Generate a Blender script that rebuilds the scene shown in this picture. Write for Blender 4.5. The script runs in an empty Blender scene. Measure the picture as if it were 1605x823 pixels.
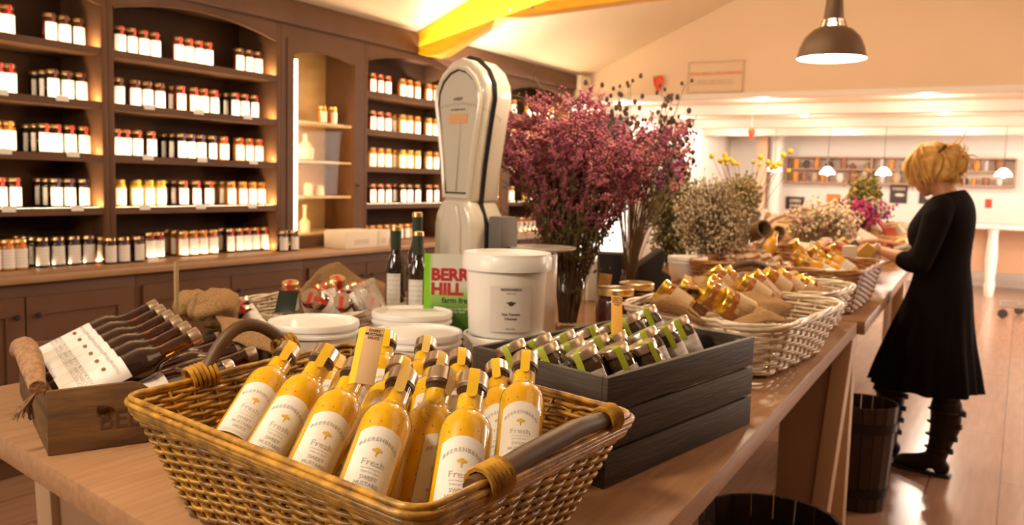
import bpy, bmesh, math, random
from mathutils import Vector as V, Matrix as M
S = bpy.context.scene
COL = S.collection
random.seed(7)
PI = math.pi
R = math.radians

# ------------------------------------------------------------------ camera, world, lights, exposure
FPX, CA, CP, CR = 1350.0, .5323, .0943, .027
F_ = V((-math.sin(CA)*math.cos(CP), math.cos(CA)*math.cos(CP), -math.sin(CP)))
R0 = V((math.cos(CA), math.sin(CA), 0)); U0 = R0.cross(F_)
CX = R0*math.cos(CR)+U0*math.sin(CR); CY = -R0*math.sin(CR)+U0*math.cos(CR)
CAM = V((0, 0, 1.4))
cd = bpy.data.cameras.new('camera'); cam = bpy.data.objects.new('camera', cd); COL.objects.link(cam)
cam.matrix_world = M((( CX.x, CY.x, -F_.x, CAM.x), (CX.y, CY.y, -F_.y, CAM.y), (CX.z, CY.z, -F_.z, CAM.z), (0, 0, 0, 1)))
cd.sensor_width = 36; cd.lens = FPX/1605*36; cd.clip_start = .02
cd.dof.use_dof = True; cd.dof.focus_distance = 1.05; cd.dof.aperture_fstop = 8.0
S.camera = cam
S.view_settings.view_transform = 'Standard'; S.view_settings.look = 'None'
S.view_settings.gamma = 1; S.view_settings.use_curve_mapping = False
S.view_settings.exposure = 0.42
S.cycles.use_denoising = True
S.cycles.max_bounces = 6; S.cycles.diffuse_bounces = 3; S.cycles.glossy_bounces = 3
S.cycles.transmission_bounces = 4; S.cycles.transparent_max_bounces = 12
S.cycles.caustics_reflective = False; S.cycles.caustics_refractive = False
S.cycles.sample_clamp_indirect = 4; S.cycles.blur_glossy = 1.0
w = bpy.data.worlds.new('world'); S.world = w; w.use_nodes = True
w.node_tree.nodes['Background'].inputs[0].default_value = (1, .56, .32, 1)
w.node_tree.nodes['Background'].inputs[1].default_value = .13

def area(name, loc, to, sx, sy, en, col=(1, .8, .6), spread=None):
    l = bpy.data.lights.new(name, 'AREA'); l.shape = 'RECTANGLE'; l.size = sx; l.size_y = sy
    l.energy = en; l.color = col
    if spread: l.spread = spread
    o = bpy.data.objects.new(name, l); COL.objects.link(o); o.location = loc
    o.rotation_euler = (V(to)-V(loc)).to_track_quat('-Z', 'Y').to_euler()
    return o
def point(name, loc, en, col=(1, .75, .5), r=.04):
    l = bpy.data.lights.new(name, 'POINT'); l.energy = en; l.color = col; l.shadow_soft_size = r
    o = bpy.data.objects.new(name, l); COL.objects.link(o); o.location = loc
    return o
WARM = (1, .74, .46)
# added unseen key, fill, wash and glow lights; far windows brighten the end room
area('front_key_light', (-2.6, -1.3, 2.1), (-.9, 1.2, .95), 1.5, 1.0, 36, (1, .86, .70))  # unseen key light behind the camera, added for the bottle fronts
area('hall_fill_light', (.9, 2.2, 3.4), (-.6, 2.2, .9), 1.4, 2.0, 7, (1, .74, .48))  # added overhead fill, stands for no actual lamp
area('wall_wash_light', (-1.6, 3.6, 3.1), (-4.2, 4.6, 2.2), .5, 4.0, 8, WARM)
area('ceiling_wash_light', (-2.6, 4.6, 2.9), (-2.9, 4.9, 4.2), 1.0, 5.0, 46, (1, .84, .64))
area('gable_wash_light', (-1.2, 5.9, 2.9), (-1.0, 8.3, 2.75), 3.0, .4, 12, (1, .82, .6))
area('far_window_light', (3.2, 11.2, 1.5), (-2, 11.6, 1.1), 3.0, 2.0, 230, (1, .85, .72))
area('floor_glow_light', (2.6, 6.5, 2.6), (.2, 5.4, 0), 1.2, 1.2, 75, (1, .74, .54))

# ------------------------------------------------------------------ layout helper: picture ray met with a real plane
def ray(px, py): return CX*((px-802.5)/FPX) - CY*((py-411.5)/FPX) + F_
def hit(px, py, ax, v):
    d = ray(px, py); i = 'xyz'.index(ax); return CAM + d*((v-CAM[i])/d[i])
def dep(px, py, t): return CAM + ray(px, py)*t

# ------------------------------------------------------------------ materials
MATS = {}
def mat(name, col, rough=.5, metal=0, coat=0, emis=0, noise=None, bump=None, stretch=(1, 1, 1), spec=.5, sss=0):
    if name in MATS: return MATS[name]
    m = bpy.data.materials.new(name); m.use_nodes = True; nt = m.node_tree; b = nt.nodes['Principled BSDF']
    c4 = (*col, 1)
    b.inputs['Base Color'].default_value = c4; b.inputs['Roughness'].default_value = rough
    b.inputs['Metallic'].default_value = metal; b.inputs['Coat Weight'].default_value = coat
    b.inputs['Coat Roughness'].default_value = .06
    b.inputs['Specular IOR Level'].default_value = spec
    if emis:
        b.inputs['Emission Color'].default_value = c4; b.inputs['Emission Strength'].default_value = emis
    if noise or bump:
        tc = nt.nodes.new('ShaderNodeTexCoord'); mp = nt.nodes.new('ShaderNodeMapping')
        mp.inputs['Scale'].default_value = stretch; nt.links.new(tc.outputs['Object'], mp.inputs[0])
    if noise:   # (scale, second colour, low, high)
        n = nt.nodes.new('ShaderNodeTexNoise'); n.inputs['Scale'].default_value = noise[0]; n.inputs['Detail'].default_value = 5
        nt.links.new(mp.outputs[0], n.inputs['Vector'])
        r = nt.nodes.new('ShaderNodeValToRGB'); r.color_ramp.elements[0].color = c4
        r.color_ramp.elements[1].color = (*noise[1], 1)
        r.color_ramp.elements[0].position = noise[2] if len(noise) > 2 else .35
        r.color_ramp.elements[1].position = noise[3] if len(noise) > 3 else .65
        nt.links.new(n.outputs[0], r.inputs[0]); nt.links.new(r.outputs[0], b.inputs['Base Color'])
    if bump:
        n = nt.nodes.new('ShaderNodeTexNoise'); n.inputs['Scale'].default_value = bump[0]; n.inputs['Detail'].default_value = 3
        nt.links.new(mp.outputs[0], n.inputs['Vector'])
        bp = nt.nodes.new('ShaderNodeBump'); bp.inputs['Strength'].default_value = bump[1]; bp.inputs['Distance'].default_value = .004
        nt.links.new(n.outputs[0], bp.inputs['Height']); nt.links.new(bp.outputs[0], b.inputs['Normal'])
    MATS[name] = m
    return m
def glass(name, tint=(1, 1, 1), rough=.03, f=1.0, body=0.0, bodycol=(1, 1, 1)):
    """thin glass: clear transmission with a fresnel reflection"""
    if name in MATS: return MATS[name]
    m = bpy.data.materials.new(name); m.use_nodes = True; nt = m.node_tree; nt.nodes.clear()
    out = nt.nodes.new('ShaderNodeOutputMaterial'); t = nt.nodes.new('ShaderNodeBsdfTransparent')
    t.inputs[0].default_value = (*tint, 1)
    g = nt.nodes.new('ShaderNodeBsdfGlossy'); g.inputs['Roughness'].default_value = rough
    lw = nt.nodes.new('ShaderNodeLayerWeight'); lw.inputs[0].default_value = .5
    pw = nt.nodes.new('ShaderNodeMath'); pw.operation = 'POWER'; pw.inputs[1].default_value = 4; nt.links.new(lw.outputs['Facing'], pw.inputs[0])
    mu = nt.nodes.new('ShaderNodeMath'); mu.operation = 'MULTIPLY_ADD'; mu.inputs[1].default_value = .8*f; mu.inputs[2].default_value = .05*f; mu.use_clamp = True
    nt.links.new(pw.outputs[0], mu.inputs[0])
    mx = nt.nodes.new('ShaderNodeMixShader'); nt.links.new(mu.outputs[0], mx.inputs[0])
    if body:
        d = nt.nodes.new('ShaderNodeBsdfDiffuse'); d.inputs[0].default_value = (*bodycol, 1)
        m2 = nt.nodes.new('ShaderNodeMixShader'); m2.inputs[0].default_value = body
        nt.links.new(t.outputs[0], m2.inputs[1]); nt.links.new(d.outputs[0], m2.inputs[2]); nt.links.new(m2.outputs[0], mx.inputs[1])
    else: nt.links.new(t.outputs[0], mx.inputs[1])
    nt.links.new(g.outputs[0], mx.inputs[2]); nt.links.new(mx.outputs[0], out.inputs[0])
    MATS[name] = m
    return m

TAUPE = mat('taupe_paint', (.135, .064, .032), .55, spec=.2, noise=(3, (.108, .051, .026)))
TAUPE_IN = mat('taupe_inner', (.12, .07, .042), .6)
OAK = mat('oak_worktop', (.43, .24, .13), .38, spec=.35, noise=(5, (.33, .17, .085), .3, .7), stretch=(14, 1.2, 14), bump=(9, .03))
OAKW = mat('oak_wall_counter', (.42, .25, .13), .36, noise=(5, (.33, .18, .09), .3, .7), stretch=(12, 1, 12))
BIRCH = mat('painted_trestle', (.42, .26, .15), .45, noise=(4, (.38, .23, .13)))
BIRCHL = mat('trestle_edge', (.60, .40, .24), .42)
PLASTER = mat('cream_plaster', (.80, .66, .50), .9, noise=(1.5, (.77, .63, .47)))
GABLE = mat('gable_plaster', (.80, .61, .44), .9, noise=(1.2, (.77, .58, .41)))
WHITE = mat('white_paint', (.82, .76, .70), .6)
TIMBER = mat('golden_timber', (.95, .50, .012), .45, noise=(6, (.74, .33, .006), .3, .75), stretch=(1, 8, 8))
LABEL = mat('label_paper', (.82, .79, .76), .55)
INK = mat('label_ink', (.35, .32, .28), .6)
GOLD = mat('gold_lid', (.85, .6, .28), .28, 1)
GOLDY = mat('bright_gold_lid', (.95, .66, .1), .25, 1)
SILVER = mat('silver_lid', (.80, .70, .56), .28, 1)
STEEL = mat('steel', (.6, .6, .6), .3, 1)
BLACK = mat('black_plastic', (.012, .01, .01), .4)
DARKF = mat('dark_fabric', (.012, .008, .008), .9, bump=(300, .3))
WHITEP = mat('white_plastic', (.90, .87, .84), .35, coat=.2)
BURLAP = mat('burlap', (.46, .275, .13), .95, spec=.1, noise=(260, (.32, .18, .08), .4, .6), bump=(420, .8))
KRAFT = mat('kraft_card', (.72, .42, .14), .8)
GREYW = mat('grey_stained_wood', (.085, .063, .05), .6, spec=.25, noise=(4, (.045, .032, .026), .3, .7), stretch=(1, 1, 14), bump=(14, .35))
BOXW = mat('aged_box_wood', (.20, .105, .042), .6, spec=.25, noise=(4, (.085, .045, .022), .3, .7), stretch=(2, 2, 12), bump=(10, .25))

# ------------------------------------------------------------------ mesh builder
class MB:
    def __init__(s): s.v = []; s.f = []; s.m = M.Identity(4)
    def add(s, vs, fs):
        n = len(s.v); s.v += [s.m @ V(p) for p in vs]; s.f += [tuple(i+n for i in f) for f in fs]; return s
    def box(s, x0, x1, y0, y1, z0, z1):
        return s.add([(x, y, z) for z in (z0, z1) for y in (y0, y1) for x in (x0, x1)],
                     [(0, 2, 3, 1), (4, 5, 7, 6), (0, 1, 5, 4), (2, 6, 7, 3), (0, 4, 6, 2), (1, 3, 7, 5)])
    def hexa(s, q, t):          # bottom quad, top quad
        return s.add(list(q)+list(t), [(3, 2, 1, 0), (4, 5, 6, 7)]+[(i, (i+1) % 4, 4+(i+1) % 4, 4+i) for i in range(4)])
    def prism(s, poly, ext):    # closed polygon of 3-D points, extruded by ext
        n = len(poly); e = V(ext)
        return s.add([V(p) for p in poly]+[V(p)+e for p in poly],
                     [tuple(range(n))[::-1], tuple(range(n, 2*n))]+[(i, (i+1) % n, n+(i+1) % n, n+i) for i in range(n)])
    def lathe(s, prof, n=24, c=(0, 0, 0), cap=True, sx=1, sy=1, a0=0):
        vs = []; fs = []; k = len(prof)
        for i in range(n):
            a = a0+2*PI*i/n
            for r, z in prof: vs.append((c[0]+r*math.cos(a)*sx, c[1]+r*math.sin(a)*sy, c[2]+z))
        for i in range(n):
            j = (i+1) % n
            for q in range(k-1): fs.append((i*k+q, j*k+q, j*k+q+1, i*k+q+1))
        if cap:
            fs.append(tuple(i*k for i in range(n))[::-1]); fs.append(tuple(i*k+k-1 for i in range(n)))
        return s.add(vs, fs)
    def tube(s, pts, r, n=6, cap=True, closed=False):
        pts = [V(p) for p in pts]; k = len(pts); rs = r if isinstance(r, (list, tuple)) else [r]*k
        vs = []; up = V((0, 0, 1)); prev = None
        for i, p in enumerate(pts):
            if closed: t = pts[(i+1) % k]-pts[i-1]
            else: t = pts[min(i+1, k-1)]-pts[max(i-1, 0)]
            if t.length < 1e-9: t = V((0, 0, 1))
            t.normalize()
            a = (prev if prev is not None else (up if abs(t.z) < .9 else V((1, 0, 0))))
            a = a-t*a.dot(t)
            if a.length < 1e-6: a = t.orthogonal()
            a.normalize(); prev = a; b = t.cross(a)
            for q in range(n):
                th = 2*PI*q/n; vs.append(p+(a*math.cos(th)+b*math.sin(th))*rs[i])
        fs = []
        for i in range(k if closed else k-1):
            j = (i+1) % k
            for q in range(n): fs.append((i*n+q, i*n+(q+1) % n, j*n+(q+1) % n, j*n+q))
        if cap and not closed:
            fs.append(tuple(range(n))[::-1]); fs.append(tuple((k-1)*n+q for q in range(n)))
        return s.add(vs, fs)
    def ball(s, c, r, n=8, k=5, sc=(1, 1, 1)):
        vs = [(c[0], c[1], c[2]-r*sc[2])]; fs = []
        for i in range(1, k):
            a = -PI/2+PI*i/k
            for j in range(n):
                b = 2*PI*j/n; vs.append((c[0]+r*sc[0]*math.cos(a)*math.cos(b), c[1]+r*sc[1]*math.cos(a)*math.sin(b), c[2]+r*sc[2]*math.sin(a)))
        vs.append((c[0], c[1], c[2]+r*sc[2])); L = len(vs)-1
        for j in range(n): fs.append((0, 1+(j+1) % n, 1+j))
        for i in range(k-2):
            for j in range(n): a = 1+i*n; fs.append((a+j, a+(j+1) % n, a+n+(j+1) % n, a+n+j))
        a = 1+(k-2)*n
        for j in range(n): fs.append((a+j, a+(j+1) % n, L))
        return s.add(vs, fs)
    def mesh(s, name, m=None, smooth=40, bevel=0, seg=2, subsurf=0):
        me = bpy.data.meshes.new(name); me.from_pydata([tuple(p) for p in s.v], [], s.f); me.validate()
        if bevel:
            bm = bmesh.new(); bm.from_mesh(me)
            ed = [e for e in bm.edges if len(e.link_faces) == 2 and e.calc_face_angle(0) > .6]
            bmesh.ops.bevel(bm, geom=ed, offset=bevel, segments=seg, profile=.5, affect='EDGES', clamp_overlap=True)
            bm.to_mesh(me); bm.free()
        if smooth:
            me.shade_smooth(); me.set_sharp_from_angle(angle=R(smooth))
        if m: me.materials.append(m)
        return me
    def build(s, name, m, parent=None, **k):
        return put(name, s.mesh(name, m, **k), parent)
def put(name, me, parent=None, mw=None):
    o = bpy.data.objects.new(name, me); COL.objects.link(o)
    if parent: o.parent = parent
    if mw is not None: o.matrix_local = mw
    return o
def tag(o, label, cat, group=None):
    o['label'] = label; o['category'] = cat
    if group: o['group'] = group
    return o
def struct(o): o['kind'] = 'structure'; return o
def thing(name, label, cat, loc=(0, 0, 0), rz=0, group=None, mw=None):
    o = bpy.data.objects.new(name, None); COL.objects.link(o); o.empty_display_size = .02
    if mw is not None: o.matrix_world = mw
    else: o.location = loc; o.rotation_euler = (0, 0, rz)
    return tag(o, label, cat, group)
def inst(kit, name, label, cat, mw, group=None):     # kit: [(part, mesh, [(sub, mesh)...])]
    o = thing(name, label, cat, mw=mw, group=group)
    for p, me, subs in kit:
        c = put(p, me, o)
        for q, sm in subs: put(q, sm, c)
    return o
def frame(base, axis, face=None, roll=0):
    """matrix at base, z along axis, -y turned towards face"""
    z = V(axis).normalized(); f = V(face) if face is not None else (CAM-V(base))
    y = -(f-z*f.dot(z)).normalized(); x = y.cross(z)
    m = M(((x.x, y.x, z.x, base[0]), (x.y, y.y, z.y, base[1]), (x.z, y.z, z.z, base[2]), (0, 0, 0, 1)))
    return m @ M.Rotation(roll, 4, 'Z')
_tc = {}
def text_mesh(txt, size, m, bold=0, curve=None, sx=1.0, align='CENTER', thick=0, spacing=1.0):
    """lettering in the xz plane facing -y, centred; curve = radius of the cylinder it is wrapped on"""
    key = (txt, size, m.name, bold, curve, sx, align, thick)
    if key in _tc: return _tc[key]
    c = bpy.data.curves.new('lettering', 'FONT'); c.body = txt; c.size = size; c.align_x = align; c.align_y = 'CENTER'
    c.offset = bold; c.extrude = thick; c.space_line = .9; c.resolution_u = 3; c.space_character = spacing
    o = bpy.data.objects.new('lettering', c); COL.objects.link(o)
    bpy.context.view_layer.update()
    dg = bpy.context.evaluated_depsgraph_get(); me = bpy.data.meshes.new_from_object(o.evaluated_get(dg))
    bpy.data.objects.remove(o)
    for v in me.vertices:
        x, y, z = v.co; x *= sx
        if curve: a = x/curve; v.co = (curve*math.sin(a), -curve*math.cos(a)-z, y)
        else: v.co = (x, -z, y)
    me.materials.clear(); me.materials.append(m)
    _tc[key] = me
    return me
def patch(R_, a0, a1, z0, z1, arch=0, n=14, m=None, name='label', thick=.0006):
    """curved paper on a cylinder, facing -y"""
    vs = []; fs = []
    for i in range(n+1):
        t = i/n; a = a0+(a1-a0)*t; zt = z1+arch*(1-(2*t-1)**2)
        for z in (z0, zt):
            vs.append((R_*math.sin(a), -R_*math.cos(a), z))
        for z in (z0, zt):
            vs.append(((R_-thick)*math.sin(a), -(R_-thick)*math.cos(a), z))
    for i in range(n):
        a = i*4; b = a+4
        fs += [(a, b, b+1, a+1), (a+2, a+3, b+3, b+2), (a+1, b+1, b+3, a+3), (a, a+2, b+2, b)]
    fs += [(0, 1, 3, 2), (n*4, n*4+2, n*4+3, n*4+1)]
    mb = MB(); mb.add(vs, fs); return mb.mesh(name, m, smooth=50)
def spread(items, r, L, it=60):
    """items [(base, axis)...]: nudge jars apart sideways until their bodies (radius r, length L) stay clear"""
    P = [V(b) for b, a in items]; A = [V(a).normalized() for b, a in items]
    for _ in range(it):
        for i in range(len(P)):
            for j in range(i):
                best = None
                for s in range(5):
                    q = P[i]+A[i]*L*s/4; t = max(0, min(L, (q-P[j]).dot(A[j]))); d = q-(P[j]+A[j]*t)
                    if best is None or d.length < best.length: best = d
                if best.length < 2*r:
                    h = V((best.x, best.y, best.z*.3)); h = h.normalized() if h.length > 1e-5 else V((1, 0, 0)); k = (2*r-best.length)*.3
                    P[i] += h*k; P[j] -= h*k
    return P
ORD = 'first second third fourth fifth sixth seventh eighth ninth tenth eleventh twelfth thirteenth fourteenth fifteenth sixteenth seventeenth eighteenth nineteenth twentieth'.split()
# ------------------------------------------------------------------ the room
def floor_mat():
    m = bpy.data.materials.new('glossy_floorboards'); m.use_nodes = True; nt = m.node_tree; b = nt.nodes['Principled BSDF']
    tc = nt.nodes.new('ShaderNodeTexCoord'); mp = nt.nodes.new('ShaderNodeMapping'); mp.inputs['Rotation'].default_value = (0, 0, PI/2)
    br = nt.nodes.new('ShaderNodeTexBrick'); br.inputs['Scale'].default_value = 1
    br.inputs['Brick Width'].default_value = 1.9; br.inputs['Row Height'].default_value = .30; br.inputs['Mortar Size'].default_value = .004
    br.inputs['Color1'].default_value = (.40, .22, .14, 1); br.inputs['Color2'].default_value = (.44, .25, .16, 1); br.inputs['Mortar'].default_value = (.16, .08, .05, 1)
    n = nt.nodes.new('ShaderNodeTexNoise'); n.inputs['Scale'].default_value = 3; mp2 = nt.nodes.new('ShaderNodeMapping'); mp2.inputs['Scale'].default_value = (12, 1, 1)
    mx = nt.nodes.new('ShaderNodeMixRGB'); mx.blend_type = 'MULTIPLY'; mx.inputs[0].default_value = .35
    nt.links.new(tc.outputs['Object'], mp.inputs[0]); nt.links.new(mp.outputs[0], br.inputs['Vector'])
    nt.links.new(tc.outputs['Object'], mp2.inputs[0]); nt.links.new(mp2.outputs[0], n.inputs['Vector'])
    nt.links.new(br.outputs[0], mx.inputs[1]); nt.links.new(n.outputs[0], mx.inputs[2]); nt.links.new(mx.outputs[0], b.inputs['Base Color'])
    b.inputs['Roughness'].default_value = .22
    return m
mb = MB(); mb.box(-4.6, 3.5, -2.6, 15.2, -.1, 0); struct(mb.build('floor', floor_mat(), smooth=0))
mb = MB(); mb.box(-4.62, -4.42, -.5, 15.2, 0, 2.62); struct(mb.build('wall_left', WHITE, smooth=0))
mb = MB(); mb.box(-4.42, 3.5, 14.9, 15.2, 0, 2.6); struct(mb.build('wall_far', WHITE, smooth=0))
# sloping ceiling: rises from the left wall, ridge out of sight
def cz(x): return 2.50+.43*(x+4.07)
mb = MB(); xr = -.3
mb.prism([(-4.62, -.5, cz(-4.62)), (xr, -.5, cz(xr)), (3.5, -.5, cz(xr)-.43*(3.5-xr)), (3.5, -.5, cz(xr)-.43*(3.5-xr)+.1), (xr, -.5, cz(xr)+.1), (-4.62, -.5, cz(-4.62)+.1)], (0, 9.0, 0))
struct(mb.build('ceiling', PLASTER, smooth=0))
mb = MB()   # gable wall above the opening
mb.prism([(-4.42, 8.3, 2.3), (3.5, 8.3, 2.3), (3.5, 8.3, 2.4), (xr, 8.3, cz(xr)), (-4.42, 8.3, cz(-4.42))], (0, .2, 0))
struct(mb.build('wall_gable', GABLE, smooth=0))
mb = MB(); mb.box(-4.42, 3.5, 8.28, 8.52, 2.255, 2.3); struct(mb.build('trim_1', WHITE, smooth=0))
mb = MB(); mb.box(-4.42, 3.5, 8.5, 14.9, 2.3, 2.4)
struct(mb.build('ceiling_far', PLASTER, smooth=0))
for k, y in enumerate((9.5, 11.55, 13.3)):
    mb = MB(); mb.box(-4.42, 3.5, y, y+.16, 2.19, 2.299); struct(mb.build('trim_%d' % (k+2), mat('pink_white_beam', (.62, .46, .38), .6), smooth=0))
# boxed purlin above the wall cabinets
mb = MB(); mb.box(-4.42, -4.03, -.4, 8.28, 2.345, 2.49); mb.box(-4.42, -4.05, -.4, 8.28, 2.49, 2.505)
struct(mb.build('trim_5', TAUPE, bevel=.004))
mb = MB(); mb.box(-4.42, -3.98, 8.05, 8.29, 2.27, 2.5); struct(mb.build('trim_6', PLASTER, bevel=.004))

# golden roof truss: rafter foot on the purlin, tie going across
mb = MB(); y0 = 5.36
poly = [(-4.06, 2.345), (-3.9, 2.318), (-3.82, 2.33), (-3.6, 2.43), (-3.33, 2.562), (-2.2, 2.605), (-.3, 2.66), (-.3, 2.9), (-3.1, 2.80), (-3.12, cz(-3.12)-.005), (-4.06, cz(-4.06)-.005)]
mb.prism([(x, y0, z) for x, z in poly], (0, .13, 0))
tr = thing('roof_truss', 'golden timber roof truss with curved foot resting on the cabinet cornice', 'roof beam', (0, 0, 0))
mb.build('truss_timber', TIMBER, tr, bevel=.006)
for x, z in ((-3.22, 2.59), (-3.05, 2.597)):
    b = MB(); b.m = M.Translation((x, y0-.008, z+.02)) @ M.Rotation(PI/2, 4, 'X'); b.lathe([(.012, -.006), (.012, .004), (.008, .008)], 8); b.build('bolt', STEEL, tr)

# ------------------------------------------------------------------ wall furniture on the left
XF = -4.05
SHZ = [1.205, 1.472, 1.74, 2.01]
BACK = mat('shelf_back_boards', (.05, .022, .011), .7, spec=.1, noise=(6, (.04, .019, .010), .3, .7), stretch=(1, 1, 6))
LIT = mat('led_strip', (1, .82, .55), .5, emis=9)
def arch_pts(a, b, z, rise, n=14):
    return [(a+(b-a)*i/n, z+rise*math.sin(PI*i/n)**.85) for i in range(n+1)]
def bay(y0, y1, label, mirror=False):
    t = thing('shelving_bay', label, 'shelves', (XF, (y0+y1)/2, .92)); c = t.location
    def P(mb, name, m, **k):
        o = mb.build(name, m, t, **k); o.matrix_local = M.Translation(-V(c)); return o
    mb = MB(); mb.box(-4.42, -4.385, y0, y1, .92, 2.34); P(mb, 'back_panel', BACK, smooth=0)
    for s, y in ((1, y0), (-1, y1)):
        mb = MB(); a, b = sorted((y, y-s*.0345)); mb.box(-4.42, XF-.0, a, b, .92, 2.34); P(mb, 'side_panel', TAUPE, bevel=.003)
    for z in SHZ:
        mb = MB(); mb.box(-4.385, XF-.012, y0, y1, z-.03, z); mb.box(XF-.012, XF-.004, y0, y1, z-.032, z+.004); P(mb, 'shelf', TAUPE, smooth=0)
    mb = MB(); mb.prism([(XF, y0, 2.34)]+[(XF, y, z) for y, z in arch_pts(y0, y1, 2.225, .075)]+[(XF, y1, 2.34)], (-.03, 0, 0)); P(mb, 'arch_header', TAUPE, smooth=30)
    mb = MB()
    p = [(XF+.004, y, z) for y, z in arch_pts(y0, y1, 2.225, .075)]; mb.tube(p, .006, 5); P(mb, 'arch_moulding', TAUPE)
    if mirror:
        mb = MB(); mb.box(-4.385, -4.375, y0+.02, y0+.70, .95, 2.3); P(mb, 'mirror', mat('mirror_glass', (.75, .65, .5), .06, 1), smooth=0)
    for z in SHZ+[.925]:
        if z > 1: s = MB(); s.box(XF-.03, XF-.02, y0+.01, y1-.01, z, z+.004); P(s, 'light_strip', LIT, smooth=0)
        area('shelf_light', (XF-.022, (y0+y1)/2, z+.006), (XF-.075, (y0+y1)/2, z+.16), y1-y0-.06, .012, 2.8 if z > 1 else .7, (1, .76, .45))
        area('panel_glow_light', (XF-.035, y1-.035, z+.008), (XF-.05, y1+.03, z+.10), .03, .012, .30, (1, .62, .22))  # extra light added for the gold glow on the right side panel
    return t
bay(1.62, 2.74, 'arched shelving bay at the left edge, with mirrored back behind its jars', True)
bay(2.81, 3.93, 'arched shelving bay left of the lit glass cabinet, filled with white-labelled jars')
bay(4.80, 5.92, 'arched shelving bay of gold-lidded jars behind the tall weighing scale')
bay(6.79, 7.91, 'arched shelving bay at the far end of the wall, behind the heather')
# display cabinets with an arched glass door
def cabinet(y0, y1, label):
    t = thing('display_cabinet', label, 'cabinet', (XF, (y0+y1)/2, .92)); c = t.location
    def P(mb, name, m, par=t, **k):
        o = mb.build(name, m, par, **k)
        if par is t: o.matrix_local = M.Translation(-V(c))
        return o
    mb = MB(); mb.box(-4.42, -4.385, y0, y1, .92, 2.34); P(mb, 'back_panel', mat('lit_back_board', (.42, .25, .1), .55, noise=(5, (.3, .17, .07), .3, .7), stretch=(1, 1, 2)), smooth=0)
    for s, y in ((1, y0), (-1, y1)):
        mb = MB(); a, b = sorted((y, y-s*.0345)); mb.box(-4.42, XF-.03, a, b, .92, 2.34); P(mb, 'side_panel', TAUPE, bevel=.003)
    g0, g1 = y0+.075, y1-.075
    for z in (1.015, 1.262, 1.50, 1.758):
        mb = MB(); mb.box(-4.385, XF-.05, y0, y1, z-.014, z); P(mb, 'shelf', mat('glass_edge_shelf', (.75, .55, .3), .3), smooth=0)
    mb = MB(); mb.box(XF-.03, XF, y0-.034, y0+.012, .92, 2.34); mb.box(XF-.03, XF, y1-.012, y1+.034, .92, 2.34)
    ap = arch_pts(y0+.012, y1-.012, 2.235, .07)
    mb.prism([(XF, y0+.012, 2.34)]+[(XF, y, z) for y, z in ap]+[(XF, y1-.012, 2.34)], (-.03, 0, 0)); P(mb, 'face_frame', TAUPE, smooth=30)
    d = MB(); d.box(XF-.024, XF+.006, y0+.016, g0, .93, 2.262); d.box(XF-.024, XF+.006, g1, y1-.016, .93, 2.262); d.box(XF-.024, XF+.006, g0, g1, .93, 1.0)
    a2 = arch_pts(g0, g1, 2.165, .04); a3 = arch_pts(g0, g1, 2.262, .05)
    for q in range(len(a2)-1):
        ends = [a2[q], a2[q+1], a3[q+1], a3[q]]; d.prism([(XF+.006, y, z) for y, z in ends], (-.03, 0, 0))
    door = P(d, 'door', TAUPE, smooth=30)
    g = MB(); g.box(XF-.012, XF-.009, g0, g1, 1.0, 2.2); P(g, 'glass_pane', glass('cabinet_glass', (1, .98, .94), .02, .12), door, smooth=0)
    k = MB(); k.m = M.Translation((XF+.006, y1-.045, 1.34)) @ M.Rotation(PI/2, 4, 'Y'); k.lathe([(.005, 0), (.005, .012), (.011, .02), (.008, .026)], 10); P(k, 'door_knob', BLACK, door)
    s = MB(); s.box(XF-.035, XF-.025, g0+.012, g0+.060, 1.03, 2.14); P(s, 'light_strip', LIT, smooth=0)
    s = MB(); s.box(XF-.05, XF-.035, y1-.012, y1-.003, 1.02, 2.1); P(s, 'light_strip', LIT, smooth=0)
    area('cabinet_light', (XF-.08, y0+.06, 1.55), (XF-.3, y1, 1.5), 1.1, .02, 6, (1, .74, .4)).rotation_euler.rotate_axis('Z', PI/2)
    area('cabinet_light', (XF-.055, y1-.03, 1.55), (XF-.3, y0, 1.5), 1.1, .02, 2.5, (1, .74, .4)).rotation_euler.rotate_axis('Z', PI/2)
cabinet(4.0, 4.73, 'narrow lit display cabinet with arched glass door beside the jar shelves')
cabinet(5.99, 6.72, 'second arched glass cabinet, mostly hidden behind the weighing scale')
mb = MB(); mb.box(-4.42, XF+.008, 1.58, 8.04, 2.3405, 2.3445); mb.box(-4.42, XF-.002, 7.945, 8.04, .92, 2.34)
tag(mb.build('cornice', TAUPE, smooth=0), 'thin taupe cornice board running along the top of the jar shelving', 'cornice')
mb = MB(); mb.box(-4.42, -3.80, .6, 8.04, .885, .92)
tag(mb.build('wall_worktop', OAKW, bevel=.004), 'long pale oak worktop along the wall below the jar shelves', 'worktop')
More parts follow.
